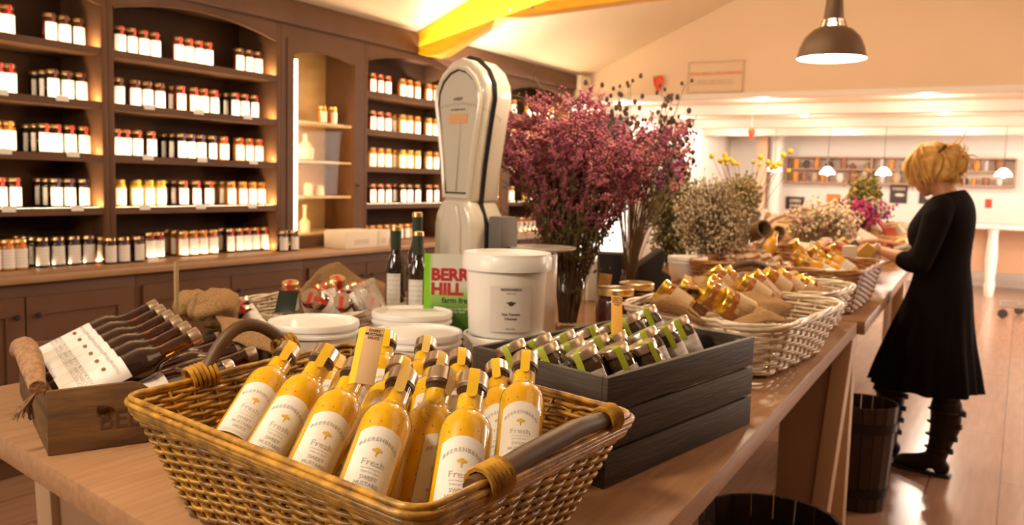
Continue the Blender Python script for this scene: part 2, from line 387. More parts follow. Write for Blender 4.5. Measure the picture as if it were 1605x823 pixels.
# base cabinets, two shaker doors each
BASE = ['at the left edge below the mirrored bay', 'below the middle jar bay, behind the dark bottles', 'below the lit glass cabinet and burlap-lined basket', 'below the gold-lidded jars, behind the scale', 'at the far end, behind the heather']
for k, y0 in enumerate((1.62, 2.775, 3.965, 5.12, 6.31)):
    y1 = y0+(1.155 if k != 1 else 1.19)
    if k == 4: y1 = 8.0
    t = thing('base_cabinet', 'taupe panelled base cabinet '+BASE[k], 'cabinet', (-3.83, (y0+y1)/2, 0)); c = V(t.location)
    mb = MB(); mb.box(-4.41, -3.852, y0+.001, y1-.001, .001, .884); o = mb.build('carcass', TAUPE, t, bevel=.002); o.matrix_local = M.Translation(-c)
    ym = (y0+y1)/2
    for s, (a, b) in enumerate(((y0+.03, ym-.004), (ym+.004, y1-.03))):
        d = MB(); d.box(-3.85, -3.83, a, a+.085, .1, .82); d.box(-3.85, -3.83, b-.085, b, .1, .82)
        d.box(-3.85, -3.83, a+.085, b-.085, .1, .185); d.box(-3.85, -3.83, a+.085, b-.085, .735, .82); d.box(-3.85, -3.84, a+.085, b-.085, .185, .735)
        do = d.build('door', TAUPE, t, smooth=0); do.matrix_local = M.Translation(-c)
        h = MB(); yy = b-.045 if s == 0 else a+.045
        h.m = M.Translation((-3.83, yy, .735)) @ M.Rotation(PI/2, 4, 'Y'); h.lathe([(.006, 0), (.006, .012), (.014, .022), (.010, .03)], 10); h.build('door_knob', BLACK, do)

# ------------------------------------------------------------------ jars on the wall
def speck_label(name, R_, h0, h1, arch=0):
    return patch(R_, -1.05, 1.05, h0, h1, arch, 8, PRINTL, name)
def print_mat():
    m = bpy.data.materials.new('printed_jar_label'); m.use_nodes = True; nt = m.node_tree; b = nt.nodes['Principled BSDF']
    tc = nt.nodes.new('ShaderNodeTexCoord'); wv = nt.nodes.new('ShaderNodeTexWave'); wv.bands_direction = 'Z'; wv.inputs['Scale'].default_value = 22; wv.inputs['Distortion'].default_value = 6; wv.inputs['Detail Scale'].default_value = 30
    r = nt.nodes.new('ShaderNodeValToRGB'); r.color_ramp.elements[0].color = (.55, .48, .42, 1); r.color_ramp.elements[1].color = (.84, .8, .76, 1); r.color_ramp.elements[0].position = .03; r.color_ramp.elements[1].position = .14
    nt.links.new(tc.outputs['Object'], wv.inputs[0]); nt.links.new(wv.outputs[0], r.inputs[0]); nt.links.new(r.outputs[0], b.inputs['Base Color']); b.inputs['Roughness'].default_value = .5
    return m
PRINTL = print_mat()
JAMS = {'black': (.010, .004, .004), 'maroon': (.05, .006, .004), 'red': (.12, .014, .006), 'amber': (.34, .10, .012), 'orange': (.5, .19, .02), 'yellow': (.6, .36, .03)}
SEALS = {'red': (.55, .03, .015), 'crimson': (.35, .01, .02), 'orange': (.8, .22, .01), 'yellow': (.85, .5, .02), 'purple': (.05, .02, .10), 'dark': (.06, .01, .01), 'green': (.42, .5, .02)}
JK = {}
def jar_kit(jam, seal, r=.034, h=.145, lid='gold', lh=.018):
    k = (jam, seal, r, h, lid)
    if k in JK: return JK[k]
    jm = mat('jam_'+jam, JAMS[jam], .12, coat=.6); sm = mat('seal_'+seal, SEALS[seal], .5); lm = {'gold': GOLD, 'goldy': GOLDY, 'silver': SILVER}[lid]
    b = MB().lathe([(r*.9, 0), (r, .004), (r, h*.76), (r*.93, h*.82), (r*.8, h*.85), (r*.8, h-lh)], 14).mesh('body', jm)
    l = MB().lathe([(r*.9, h-lh), (r*.93, h-lh+.001), (r*.93, h-.002), (r*.88, h)], 14).mesh('lid', lm)
    lab = patch(r+.0008, -1.1, 1.1, h*.07, h*.70, 0, 8, PRINTL, 'label')
    s = MB(); w = r*.22
    s.add([(-w, -r*.94-.0012, h*.72), (w, -r*.94-.0012, h*.72), (w, -r*.94-.0012, h+.0006), (-w, -r*.94-.0012, h+.0006), (-w, r*.4, h+.0012), (w, r*.4, h+.0012)], [(0, 1, 2, 3), (3, 2, 5, 4)])
    JK[k] = [('body', b, []), ('lid', l, []), ('label', lab, []), ('seal', s.mesh('seal', sm, smooth=0), [])]
    return JK[k]
ROTX = M.Rotation(PI/2, 4, 'Z')     # -y turned to +x, the room side
LV = {2.01: 'top shelf', 1.74: 'second shelf', 1.472: 'third shelf', 1.205: 'lit fourth shelf', .92: 'worktop'}
njar = [0]
def row(bayname, z, pxs, py, jam, seal, deep=0, where='', x=-4.172, lid='gold', r=.034, h=.145, ys=None):
    """a cluster of jars, front row left to right; deep = further jars standing behind the leftmost"""
    ys = ys or [hit(p, py, 'x', x+.03).y for p in pxs]; kit = jar_kit(jam, seal, r, h, lid)
    n = len(ys); grp = 'jars on the %s of the %s' % (LV[z], bayname)
    for i, y in enumerate(ys):
        pos = ('single' if n == 1 else ORD[i]+' jar from left')
        lab = '%s, %s-sealed %s cluster on %s of %s' % (pos, seal, where, LV[z], bayname)
        if where == '': lab = lab.replace('  ', ' ')
        inst(kit, 'jam_jar', ' '.join(lab.split()), 'jar', M.Translation((x, y, z+.001)) @ ROTX @ M.Rotation(random.uniform(-.15, .15), 4, 'Z'), grp); njar[0] += 1
    for d in range(1, deep+1):
        if x-d*.074 < -4.35: break
        y = ys[0]+.004*d
        lab = '%s %s jar behind the leftmost jar, %s-sealed %s cluster, %s, %s' % (ORD[d-1], jam, seal, where, LV[z], bayname)
        inst(kit, 'jam_jar', ' '.join(lab.split()[:16]), 'jar', M.Translation((x-d*.074, y, z+.001)) @ ROTX, grp); njar[0] += 1
B1, B2, B3, B4 = 'leftmost bay', 'middle bay', 'bay behind the scale', 'farthest bay'
row(B1, 2.01, [-4, 16], 40, 'red', 'crimson', 0, 'left')
row(B1, 2.01, [83, 105, 127], 55, 'maroon', 'dark', 0, 'right')
row(B1, 1.74, [1, 19], 125, 'red', 'crimson', 0, 'left')
row(B1, 1.74, [87, 110, 131], 145, 'black', 'dark', 2, 'right')
row(B1, 1.472, [-3, 18], 215, 'amber', 'orange', 0, 'left')
row(B1, 1.472, [74, 92, 114, 136], 230, 'black', 'red', 2, 'right')
row(B1, 1.205, [4, 27], 310, 'maroon', 'red', 1, 'left')
row(B1, 1.205, [92, 113, 135], 315, 'black', 'purple', 2, 'right')
row(B2, 2.01, [192, 210, 229, 247], 70, 'maroon', 'crimson', 0, 'left')
row(B2, 2.01, [284, 300, 315, 330], 88, 'red', 'red', 0, 'middle')
row(B2, 2.01, [379, 394, 408], 100, 'maroon', 'dark', 0, 'right')
row(B2, 1.74, [190, 216, 235, 254], 150, 'maroon', 'dark', 1, 'left')
row(B2, 1.74, [287, 308, 323, 339], 158, 'red', 'red', 2, 'middle')
row(B2, 1.74, [372, 387, 402], 165, 'black', 'crimson', 2, 'right')
row(B2, 1.472, [186, 201, 219, 241], 240, 'maroon', 'red', 0, 'left')
row(B2, 1.472, [288, 303, 319, 336], 243, 'black', 'purple', 2, 'middle')
row(B2, 1.472, [355, 379, 394, 409], 245, 'amber', 'red', 1, 'right')
row(B2, 1.205, [193, 219, 238, 256], 318, 'yellow', 'yellow', 1, 'left')
row(B2, 1.205, [291, 311, 331], 318, 'maroon', 'red', 2, 'middle')
row(B2, 1.205, [366, 384, 399, 413], 318, 'amber', 'orange', 2, 'right')
for z, py, jm, ss in ((2.01, 135, ('red', 'amber', 'amber'), ('red', 'orange', 'orange')), (1.74, 200, ('red', 'orange', 'orange'), ('red', 'orange', 'yellow')),
                      (1.472, 262, ('orange', 'yellow', 'orange'), ('orange', 'yellow', 'orange')), (1.205, 315, ('maroon', 'maroon', 'maroon'), ('crimson', 'dark', 'crimson'))):
    row(B3, z, [587, 599, 611], py, jm[0], ss[0], 0, 'left')
    row(B3, z, [634, 645, 657], py, jm[1], ss[1], 1 if z < 1.9 else 0, 'middle')
    row(B3, z, [675, 686], py, jm[2], ss[2], 0, 'right')
for z, py in ((2.01, 180), (1.74, 235), (1.472, 290), (1.205, 330)):
    row(B4, z, [], py, 'amber', 'orange', 0, 'left', ys=[6.93, 7.02])
    row(B4, z, [], py, 'yellow', 'yellow', 0, 'middle', ys=[7.3, 7.39, 7.48])
    row(B4, z, [], py, 'orange', 'orange', 0, 'right', ys=[7.68, 7.77])
# jars standing on the worktop
row('leftmost bay', .92, [-6, 16, 36], 390, 'orange', 'orange', 2, 'front', x=-4.06)
row('leftmost bay', .92, [70, 95, 120, 143], 385, 'black', 'purple', 3, 'front right', x=-4.09)
for i, y in enumerate((2.03, 2.11, 2.19, 2.27, 2.35, 2.43)):
    for j in range(2):
        inst(jar_kit('amber', 'yellow'), 'jam_jar', '%s jar from left in the %s silver-topped row at the back of the leftmost worktop' % (ORD[i], ORD[j]), 'jar', M.Translation((-4.21-.08*j, y-.35, .921)) @ ROTX, 'jars at the back of the worktop')
row('middle bay', .92, [177, 198, 221], 385, 'maroon', 'dark', 1, 'front left', x=-4.02, h=.135)
row('middle bay', .92, [239, 253], 378, 'red', 'crimson', 0, 'second', x=-4.12)
row('middle bay', .92, [291, 307, 322, 338], 375, 'amber', 'orange', 2, 'orange middle', x=-4.12)
row('middle bay', .92, [364, 378, 391, 404, 418], 370, 'maroon', 'red', 1, 'right', x=-4.14)
row('display cabinet foot', .92, [448, 465], 372, 'maroon', 'dark', 0, 'pair', x=-3.98, h=.13)
row(B3, .92, [], 360, 'amber', 'orange', 0, 'back', ys=[4.86+.085*i for i in range(9)], x=-4.2, h=.12)
row(B4, .92, [], 360, 'orange', 'red', 0, 'back', ys=[7.0+.09*i for i in range(7)], x=-4.1, h=.14)
# price tickets on the shelf edges
TK = MB(); TK.box(-.002, .002, -.032, .032, 0, .026); TKM = TK.mesh('price_ticket', LABEL, smooth=0)
k = 0
for z, pl in ((1.74, (235, 312, 388)), (1.472, (232, 317, 397)), (1.205, (226, 314, 395))):
    for p in pl:
        y = hit(p, 280, 'x', XF).y; k += 1
        tag(put('price_ticket', TKM, mw=M.Translation((XF+.003, y, z-.012))), 'white price ticket on the %s edge, %s along the middle bay' % (LV[z], ORD[pl.index(p)]), 'ticket', 'shelf tickets')
for z, pl in ((1.74, (5,100)), (1.472, (8, 115)), (1.205, (12, 120))):
    for p in pl:
        y = hit(p, 280, 'x', XF).y
        tag(put('price_ticket', TKM, mw=M.Translation((XF+.003, y, z-.012))), 'white price ticket on the %s edge, %s along the leftmost bay' % (LV[z], ORD[pl.index(p)]), 'ticket', 'shelf tickets')
tag(put('price_ticket', TKM, mw=M.Translation((-3.95, hit(240, 400, 'x', -3.95).y, .921))), 'white price ticket standing on the worktop before the dark red jars', 'ticket', 'shelf tickets')
# things inside the lit cabinet
for i, (px, py) in enumerate(((505, 185), (521, 185))):
    y = hit(px, py, 'x', -4.2).y
    inst(jar_kit('orange', 'yellow', .03, .12), 'jam_jar', '%s jar of the pair on the top shelf inside the glass cabinet' % ORD[i], 'jar', M.Translation((-4.2, y, 1.759)) @ ROTX, 'cabinet jars')
DEC = mat('frosted_decanter', (.75, .6, .4), .2)
for i, (px, z, pr, nm, lb) in enumerate((
    (478, 1.501, [(.03, 0), (.055, .01), (.06, .08), (.03, .12), (.014, .13), (.014, .17), (.022, .175)], 'decanter', 'rounded glass decanter on the second shelf inside the lit cabinet'),
    (483, 1.263, [(.03, 0), (.032, .07), (.026, .075), (.026, .085)], 'candle_jar', 'small amber pot on the third shelf inside the lit cabinet'),
    (500, 1.263, [(.034, 0), (.036, .03), (.03, .06), (.016, .075)], 'sugar_pot', 'pale lidded pot on the third shelf inside the lit cabinet'),
    (478, 1.016, [(.035, 0), (.038, .07), (.02, .09), (.012, .1), (.012, .16), (.02, .18), (.004, .19)], 'perfume_bottle', 'stoppered bottle with white label low inside the lit cabinet'))):
    y = hit(px, 300, 'x', -4.2).y
    tag(MB().lathe(pr, 16, (-4.2, y, z)).build(nm, DEC), lb, nm.replace('_', ' '))
mb = MB(); mb.box(-4.378, -4.36, 4.06, 4.34, 1.77, 2.1)
fr = thing('wall_picture', 'cream framed print at the back of the lit glass cabinet', 'picture', (-4.37, 4.2, 1.765))
o = mb.build('picture_board', mat('cream_print', (.75, .6, .42), .6), fr, smooth=0); o.matrix_local = M.Translation((4.37, -4.2, -1.765))
# white cartons on the wall counter
def carton(x0, x1, y0, y1, z0, z1, label):
    t = thing('carton', label, 'box', ((x0+x1)/2, (y0+y1)/2, z0), group='white cartons on the wall worktop')
    hx, hy, hz = (x1-x0)/2, (y1-y0)/2, z1-z0
    MB().box(-hx, hx, -hy, hy, 0, hz).build('card_body', mat('white_card', (.80, .70, .56), .7), t, bevel=.004)
    MB().box(hx, hx+.001, -hy*.45, hy*.45, hz*.2, hz*.5).build('printed_panel', mat('grey_print', (.5, .42, .34), .7, noise=(120, (.75, .66, .55))), t, smooth=0)
carton(-4.02, -3.83, 4.33, 4.66, .9205, 1.04, 'larger white carton standing below the lit glass cabinet')
carton(-3.98, -3.84, 4.68, 4.80, .9205, 1.035, 'smaller white carton beside the larger one, right of it')
# ------------------------------------------------------------------ the island tables
TZ = .9
t = thing('island_table', 'long oak-topped display table in the foreground carrying baskets and crates', 'table', (-1.2, 2.1, 0)); c = V(t.location)
def PT(mb, name, m, par, **k):
    o = mb.build(name, m, par, **k); o.matrix_local = M.Translation(-c); return o
mb = MB(); mb.prism([(-1.99, .945, TZ-.045), (-.395, .635, TZ-.045), (-.51, 3.47, TZ-.045), (-1.99, 3.47, TZ-.045)], (0, 0, .045)); PT(mb, 'tabletop', OAK, t, bevel=.002)
mb = MB(); mb.prism([(-1.93, 1.06, TZ-.12), (-.56, .80, TZ-.12), (-.60, 3.4, TZ-.12), (-1.93, 3.4, TZ-.12)], (0, 0, .075)); PT(mb, 'apron', BIRCH, t, bevel=.002)
def trestle(y, dy, xr, w, par, sl=.055):
    """end frame: two legs leaning in towards the foot with a board between"""
    for s, x in ((-1, -1.92), (1, xr)):
        b = MB(); x2 = x-s*sl*1.2
        b.hexa([(x2-.03, y, 0), (x2+.03, y, 0), (x2+.03, y+dy, 0), (x2-.03, y+dy, 0)], [(x-.03, y, TZ-.046), (x+.03, y, TZ-.046), (x+.03, y+dy, TZ-.046), (x-.03, y+dy, TZ-.046)])
        PT(b, 'leg', BIRCHL, par, bevel=.003)
    b = MB(); b.hexa([(xr-.22, y+.02, .03), (xr-.10, y+.02, .03), (xr-.10, y+dy-.02, .03), (xr-.22, y+dy-.02, .03)], [(xr-.22, y+.02, TZ-.1), (xr-.03, y+.02, TZ-.1), (xr-.03, y+dy-.02, TZ-.1), (xr-.22, y+dy-.02, TZ-.1)])
    PT(b, 'end_board', BIRCH, par, bevel=.003)
    b = MB(); b.box(-1.9, -1.62, y+.02, y+dy-.02, .03, TZ-.1); PT(b, 'end_board', BIRCH, par, bevel=.003)
trestle(3.32, .09, -.53, .05, t); trestle(1.12, .09, -.60, .05, t)
mb = MB(); mb.box(-1.86, -.82, 1.16, 3.3, .13, .16); PT(mb, 'lower_shelf', BIRCH, t, bevel=.003)
t2 = thing('island_table', 'second oak-topped table continuing the island towards the woman', 'table', (-1.2, 5.2, 0)); c = V(t2.location)
mb = MB(); mb.prism([(-1.95, 3.49, TZ-.05), (-.485, 3.49, TZ-.05), (-.63, 6.6, TZ-.05), (-1.95, 6.6, TZ-.05)], (0, 0, .05)); PT(mb, 'tabletop', OAK, t2, bevel=.002)
for x, y in ((-.56, 3.56), (-1.88, 3.56), (-.70, 6.5), (-1.88, 6.5)):
    b = MB(); b.box(x-.035, x+.035, y-.035, y+.035, 0, TZ-.051); PT(b, 'leg', BIRCHL, t2, bevel=.003)
b = MB(); b.box(-.735, -.72, 3.6, 4.7, .25, TZ-.052); PT(b, 'side_board', BIRCH, t2, bevel=.002)
t3 = thing('white_display_table', 'far white-legged table piled with flowers and packets beyond the woman', 'table', (-1.6, 8.0, 0)); c = V(t3.location)
mb = MB(); mb.box(-2.2, -.72, 6.7, 9.3, TZ-.04, TZ); PT(mb, 'tabletop', OAK, t3, bevel=.003)
for x, y in ((-.78, 6.76), (-2.14, 6.76), (-.78, 9.24), (-2.14, 9.24)):
    b = MB(); b.box(x-.035, x+.035, y-.035, y+.035, 0, TZ-.041); PT(b, 'leg', WHITE, t3, bevel=.003)

# ------------------------------------------------------------------ wicker
def quadring(q, r, n, z=None):
    """rounded closed outline through a quad of xy points, n samples by arc length"""
    pts = []
    k = len(q)
    for i in range(k):
        p0, p1, p2 = V(q[i-1]), V(q[i]), V(q[(i+1) % k])
        a = p1+(p0-p1).normalized()*min(r, (p0-p1).length*.49); b = p1+(p2-p1).normalized()*min(r, (p2-p1).length*.49)
        for s in range(7):
            u = s/6; pts.append((a*(1-u)**2+p1*2*u*(1-u)+b*u*u))
    L = [0]
    for i in range(len(pts)): L.append(L[-1]+(pts[(i+1) % len(pts)]-pts[i]).length)
    out = []; j = 0
    for i in range(n):
        d = L[-1]*i/n
        while L[j+1] < d: j += 1
        u = (d-L[j])/max(1e-9, L[j+1]-L[j]); out.append(pts[j].lerp(pts[(j+1) % len(pts)], u))
    return out
def wick_mat(name, c1, c2, rough=.42):
    return mat(name, c1, rough, noise=(40, c2, .35, .7), bump=(200, .2), coat=.25)
WK = wick_mat('golden_willow', (.58, .30, .03), (.17, .072, .010))
WKW = wick_mat('cream_willow', (.78, .66, .50), (.62, .48, .34))
WKB = wick_mat('brown_willow', (.44, .20, .05), (.24, .095, .022))
def wicker(name, label, cat, bot, top, m, rows=15, stakes=44, amp=.004, rs=.0042, rim=.008, rr=.05, flat=0, group=None):
    """bot / top: lists of 3-D corners; strands woven in and out of upright stakes"""
    c = sum((V(p) for p in bot), V())/len(bot)
    root = thing(name, label, cat, c, 0, group)
    n = stakes*4; B = quadring([V(p)-c for p in bot], rr*.6, n); T = quadring([V(p)-c for p in top], rr, n)
    nrm = []
    for i in range(n):
        d = T[(i+1) % n]-T[i-1]; nrm.append(V((d.y, -d.x, 0)).normalized())
    sg = 1 if sum(nrm[i].dot(T[i]) for i in range(n)) > 0 else -1
    mb = MB()
    for k in range(rows):
        h = (k+.6)/(rows+.2); f = h**.9
        ph = k % 2
        pts = []
        for i in range(n):
            a = math.cos(PI*(i/4+ph))
            p = B[i].lerp(T[i], f); pts.append(p+nrm[i]*sg*amp*a+V((0, 0, random.uniform(-.0008, .0008))))
        mb.tube(pts, rs, 5, closed=True)
    mb.build('woven_sides', m, root, smooth=80)
    mb = MB()
    for i in range(0, n, 4):
        mb.tube([B[i], B[i].lerp(T[i], .5), T[i]], rs*.8, 5)
    mb.build('stakes', m, root, smooth=80)
    mb = MB(); pl = [p+V((0, 0, .004)) for p in B]
    mb.prism(pl, (0, 0, .006)); mb.build('base_board', m, root, smooth=0)
    mb = MB()      # rolled rim of three twisted strands
    if flat:        # band of long parallel canes
        for s in range(flat):
            rr_ = random.Random(s); pts = []
            for i in range(n):
                w = math.sin(i*.11+s*2.1)*.0012+rr_.uniform(-.0003, .0003)
                pts.append(T[i]+nrm[i]*sg*(.0095-.0045*abs(s-1.2)+w)+V((0, 0, .0085-.0072*s+w)))
            mb.tube(pts, .0046, 6, closed=True)
    else:
      for s in range(3):
        pts = []
        for i in range(n):
            a = 2*PI*(i/26+s/3)
            pts.append(T[i]+nrm[i]*sg*(.6*rim*math.cos(a)+.002)+V((0, 0, .6*rim*math.sin(a)+.002)))
        mb.tube(pts, rim*.62, 6, closed=True)
    mb.build('rim', m, root, smooth=80)
    return root, c, B, T, nrm, sg
ZR = 1.066
bq = [hit(200, 630, 'z', ZR), hit(657, 814, 'z', ZR), hit(990, 655, 'z', ZR), hit(548, 545, 'z', ZR)]
cc = sum(bq, V())/4
bb = [V((cc.x+(p.x-cc.x)*.76, cc.y+(p.y-cc.y)*.76+.0, TZ+.004)) for p in bq]
bsk, bc, BB, BT, BN, bsg = wicker('wicker_basket', 'large golden wicker basket in the foreground filled with yellow sauce bottles', 'basket', bb, bq, WK, rows=24, stakes=52, amp=.0046, rs=.0036, rim=.0085, rr=.03, flat=5)
# bentwood side handles lashed to the rim
def lash(mb, p, ax, r, n=5):
    ax = V(ax).normalized(); a = ax.orthogonal().normalized(); b = ax.cross(a)
    for k in range(n):
        q = V(p)+ax*(k-(n-1)/2)*.0075
        mb.tube([q+(a*math.cos(t*PI/6)+b*math.sin(t*PI/6))*r for t in range(12)], .0038, 5, closed=True)
WOODH = mat('bent_branch', (.12, .055, .02), .55, noise=(8, (.06, .026, .010), .3, .7), stretch=(3, 3, 3))
h0, h1 = dep(321, 590, 1.37)-bc, dep(447, 541, 1.47)-bc
up = V((0, 0, .055)); out_ = V((-.012, 0, 0))
pts = []
for i in range(17):
    u = i/16; pts.append(h0.lerp(h1, u)+(up+out_)*math.sin(PI*u)**.8)
hd = MB().tube(pts, .0105, 10).build('handle', WOODH, bsk)
mb = MB(); lash(mb, h0+V((-.008, 0, .0)), (h1-h0), .019, 6); mb.build('lashing', WK, hd); mb = MB(); lash(mb, h1+V((0, 0, -.002)), (h1-h0), .017, 5); mb.build('lashing', WK, hd)
h0, h1 = dep(745, 768, .93)-bc, dep(955, 655, 1.18)-bc
h0.z += .002
d = (h1-h0); pts = [h0-d*.02, h0, h0.lerp(h1, .3)+V((0, 0, .006)), h0.lerp(h1, .7)+V((0, 0, .008)), h1, h1+d*.03+V((0, 0, -.01))]
hd = MB().tube(pts, [.013, .014, .014, .0135, .012, .009], 10).build('handle', WOODH, bsk)
mb = MB(); lash(mb, h0+d*.09, d, .019, 6); mb.build('lashing', WK, hd); mb = MB(); lash(mb, h1-d*.02, d, .017, 4); mb.build('lashing', WK, hd)

# ------------------------------------------------------------------ mustard sauce bottles
def sauce_mat():
    m = bpy.data.materials.new('mustard_sauce'); m.use_nodes = True; nt = m.node_tree; b = nt.nodes['Principled BSDF']
    tc = nt.nodes.new('ShaderNodeTexCoord'); v = nt.nodes.new('ShaderNodeTexVoronoi'); v.inputs['Scale'].default_value = 150
    r = nt.nodes.new('ShaderNodeValToRGB'); r.color_ramp.elements[0].color = (.40, .15, .01, 1); r.color_ramp.elements[1].color = (.95, .56, .0, 1)
    r.color_ramp.elements[0].position = .10; r.color_ramp.elements[1].position = .2
    n = nt.nodes.new('ShaderNodeTexNoise'); n.inputs['Scale'].default_value = 26
    r2 = nt.nodes.new('ShaderNodeValToRGB'); r2.color_ramp.elements[0].color = (.88, .80, .7, 1); r2.color_ramp.elements[1].color = (1, 1, 1, 1); r2.color_ramp.elements[0].position = .35; r2.color_ramp.elements[1].position = .6
    mx = nt.nodes.new('ShaderNodeMixRGB'); mx.blend_type = 'MULTIPLY'; mx.inputs[0].default_value = 1
    nt.links.new(tc.outputs['Object'], v.inputs['Vector']); nt.links.new(tc.outputs['Object'], n.inputs['Vector'])
    nt.links.new(v.outputs['Distance'], r.inputs[0]); nt.links.new(n.outputs[0], r2.inputs[0])
    nt.links.new(r.outputs[0], mx.inputs[1]); nt.links.new(r2.outputs[0], mx.inputs[2]); nt.links.new(mx.outputs[0], b.inputs['Base Color'])
    b.inputs['Roughness'].default_value = .35; b.inputs['Subsurface Weight'].default_value = 0
    return m
SAUCE = sauce_mat()
GL = glass('bottle_glass', (.98, .97, .94), .035, 1.1)
NECKF = mat('neck_smear', (.6, .42, .12), .5)
def bottle_kit():
    R_ = .030
    out = [(.026, 0), (.0292, .003), (R_, .008), (R_, .110), (.0292, .118), (.0265, .126), (.0215, .1325), (.0175, .137), (.0165, .142), (.0162, .170), (.0162, .178)]
    inn = [(r-.0016, z+(.003 if z < .005 else 0)) for r, z in out[:-2]]+[(.0146, .158)]
    sa = MB().lathe(inn, 28).mesh('sauce', SAUCE)
    gl = MB().lathe(out, 28, cap=False).mesh('glass_body', GL)
    cap = MB().lathe([(.0172, .170), (.0182, .1705), (.0182, .1725), (.0176, .1735), (.0176, .187), (.0168, .1885), (.0, .1887)], 28, cap=False)
    cap = cap.mesh('cap', SILVER)
    rg = MB().lathe([(.0166, .1655), (.0176, .166), (.0176, .1698), (.0166, .1702)], 24).mesh('neck_ring', mat('dark_ring', (.10, .05, .03), .4))
    lb = patch(R_+.0006, -.88, .88, .004, .086, .0075, 18, LABEL)
    DZ = -.0135
    G = mat('ink_grey', (.46, .42, .40), .6); Y = mat('ink_gold', (.72, .42, .05), .5)
    c = R_+.0009
    def T(tx, sz, z, m, sx=1, bold=0):
        me = text_mesh(tx, sz, m, bold, c, sx).copy()
        for v in me.vertices: v.co.z += z+DZ
        me.name = 'printing'; return ('printing', me)
    ar = []
    w = 'BEERENBERG'
    base = text_mesh(w, .0066, G, .00012, c, 1.0, spacing=1.25).copy(); base.name = 'printing'
    for v in base.vertices:
        a = math.atan2(v.co.x, -v.co.y); v.co.z += .0905+DZ-.010*(a/.6)**2*.55
    e = MB()   # little tree-like emblem: broad crown above a short stem
    for (x, z, r) in ((-.0032, .077, .0024), (0, .0785, .0026), (.0032, .077, .0024), (0, .0762, .0024)):
        e.add([(c*math.sin((x+r*math.cos(t))/c), -c*math.cos((x+r*math.cos(t))/c)-.0001, z+.75*r*math.sin(t)) for t in [2*PI*k/10 for k in range(10)]], [tuple(range(10))])
    e.add([(c*math.sin(x/c), -c*math.cos(x/c)-.0001, z) for x, z in ((-.0007, .0695), (.0007, .0695), (.0007, .0765), (-.0007, .0765))], [(0, 1, 2, 3)])
    em = e.mesh('emblem', Y, smooth=0)
    for v in em.vertices: v.co.z += DZ
    ln = MB()
    for z, wd in ((.0545, .012), (.0225, .021), (.0205, .021)):
        n = 10; ln.add([(c*math.sin(-wd/c+2*wd/c*i/n), -c*math.cos(-wd/c+2*wd/c*i/n)-.0001, zz) for zz in (z, z+.0004) for i in range(n+1)], [(i, i+1, n+2+i, n+1+i) for i in range(n)])
    lnm = ln.mesh('rule_lines', G, smooth=0)
    for v in lnm.vertices: v.co.z += DZ
    sub = [('printing', base), ('emblem', em), T('Fresh', .0105, .0615, G, 1.15), T('from our farm', .0034, .0505, G), T('SWEET', .0062, .0435, G, 1, .0001), T('MUSTARD', .0062, .0365, G, 1, .0001), T('SAUCE', .0062, .0295, G, 1, .0001), ('rule_lines', lnm)]
    def seal(col):
        s = MB(); wd = .0062; r = .0184
        pf = [(-.0004, .1893+.0), (-.013, .1892), (-.0172, .1888), (-.0187, .1865), (-.0188, .172), (-.0180, .165), (-.0172, .156)]
        vs = []
        for y, z in pf: vs += [(-wd, y, z), (wd, y, z)]
        fs = [(i*2, i*2+2, i*2+3, i*2+1) for i in range(len(pf)-1)]
        b0 = len(vs); vs += [(wd*math.cos(PI+t*PI/6), -.0171, .156+.005*math.sin(PI+t*PI/6)) for t in range(7)]
        fs += [tuple(range(b0, b0+7))]
        return s.add(vs, fs).mesh('seal_strip', col, smooth=50)
    YS = mat('yellow_seal', (.86, .52, .02), .45); PS = mat('pale_kraft_seal', (.78, .52, .14), .6)
    return [[('sauce', sa, []), ('glass_body', gl, []), ('neck_ring', rg, []), ('cap', cap, []), ('label', lb, sub), ('seal_strip', seal(x), [])] for x in (YS, PS)]
BK = bottle_kit()
def lean(cap, mid, t_mid, Lc, far=True):
    """points on two picture rays a length Lc apart, the lower one at depth t_mid"""
    A = dep(*mid, t_mid); d = ray(*cap); q = CAM-A
    a, b, c_ = d.dot(d), 2*d.dot(q), q.dot(q)-Lc*Lc; D = b*b-4*a*c_
    s = (-b+(math.sqrt(D) if far else -math.sqrt(D)))/(2*a) if D > 0 else -b/(2*a)
    C = CAM+d*s; return A, C
KS = 1.11
SP = [ # cap px, mid px, depth of mid, mid height on bottle, roll, seal, description
 ((455, 546), (396, 642), 1.13, 0, -.1, 'leftmost bottle of the front row, leaning right'),
 ((515, 549), (446, 664), 1.05, 0, -.1, 'second bottle from the left in the front row'),
 ((563, 571), (506, 694), .975, 0, .0, 'third bottle from the left in the front row'),
 ((634, 585), (586, 722), .90, 1, .0, 'fourth bottle from the left in the front row, pale seal'),
 ((743, 590), (722, 738), .885, 0, .0, 'front bottle nearest the viewer at the basket corner'),
 ((824, 560), (815, 676), 1.06, 0, .0, 'rightmost bottle, upright with its whole label showing'),
 ((694, 582), (664, 722), .965, 1, .75, 'bottle with shaded label between the two nearest ones'),
]
SB = [
 ((686, 562), (664, 660), 1.10, 1, .3, 'pale-sealed bottle in the second row, right of middle'),
 ((722, 556), (714, 650), 1.20, 0, .1, 'second-row bottle behind the nearest one'),
 ((779, 573), (786, 676), 1.15, 0, -.1, 'half-empty bottle left of the rightmost upright bottle'),
 ((606, 527), (594, 618), 1.27, 0, .0, 'upright back-row bottle left of centre, near the tubs'),
 ((669, 536), (652, 628), 1.25, 1, .0, 'back-row bottle right of centre, pale seal'),
 ((629, 570), (590, 668), 1.06, 0, .3, 'second-row bottle behind the fourth front bottle'),
 ((574, 549), (540, 640), 1.12, 1, .2, 'second-row bottle beside the kraft sign, pale seal'),
 ((529, 568), (505, 636), 1.22, 0, .2, 'second-row bottle almost hidden behind the second front bottle'),
]
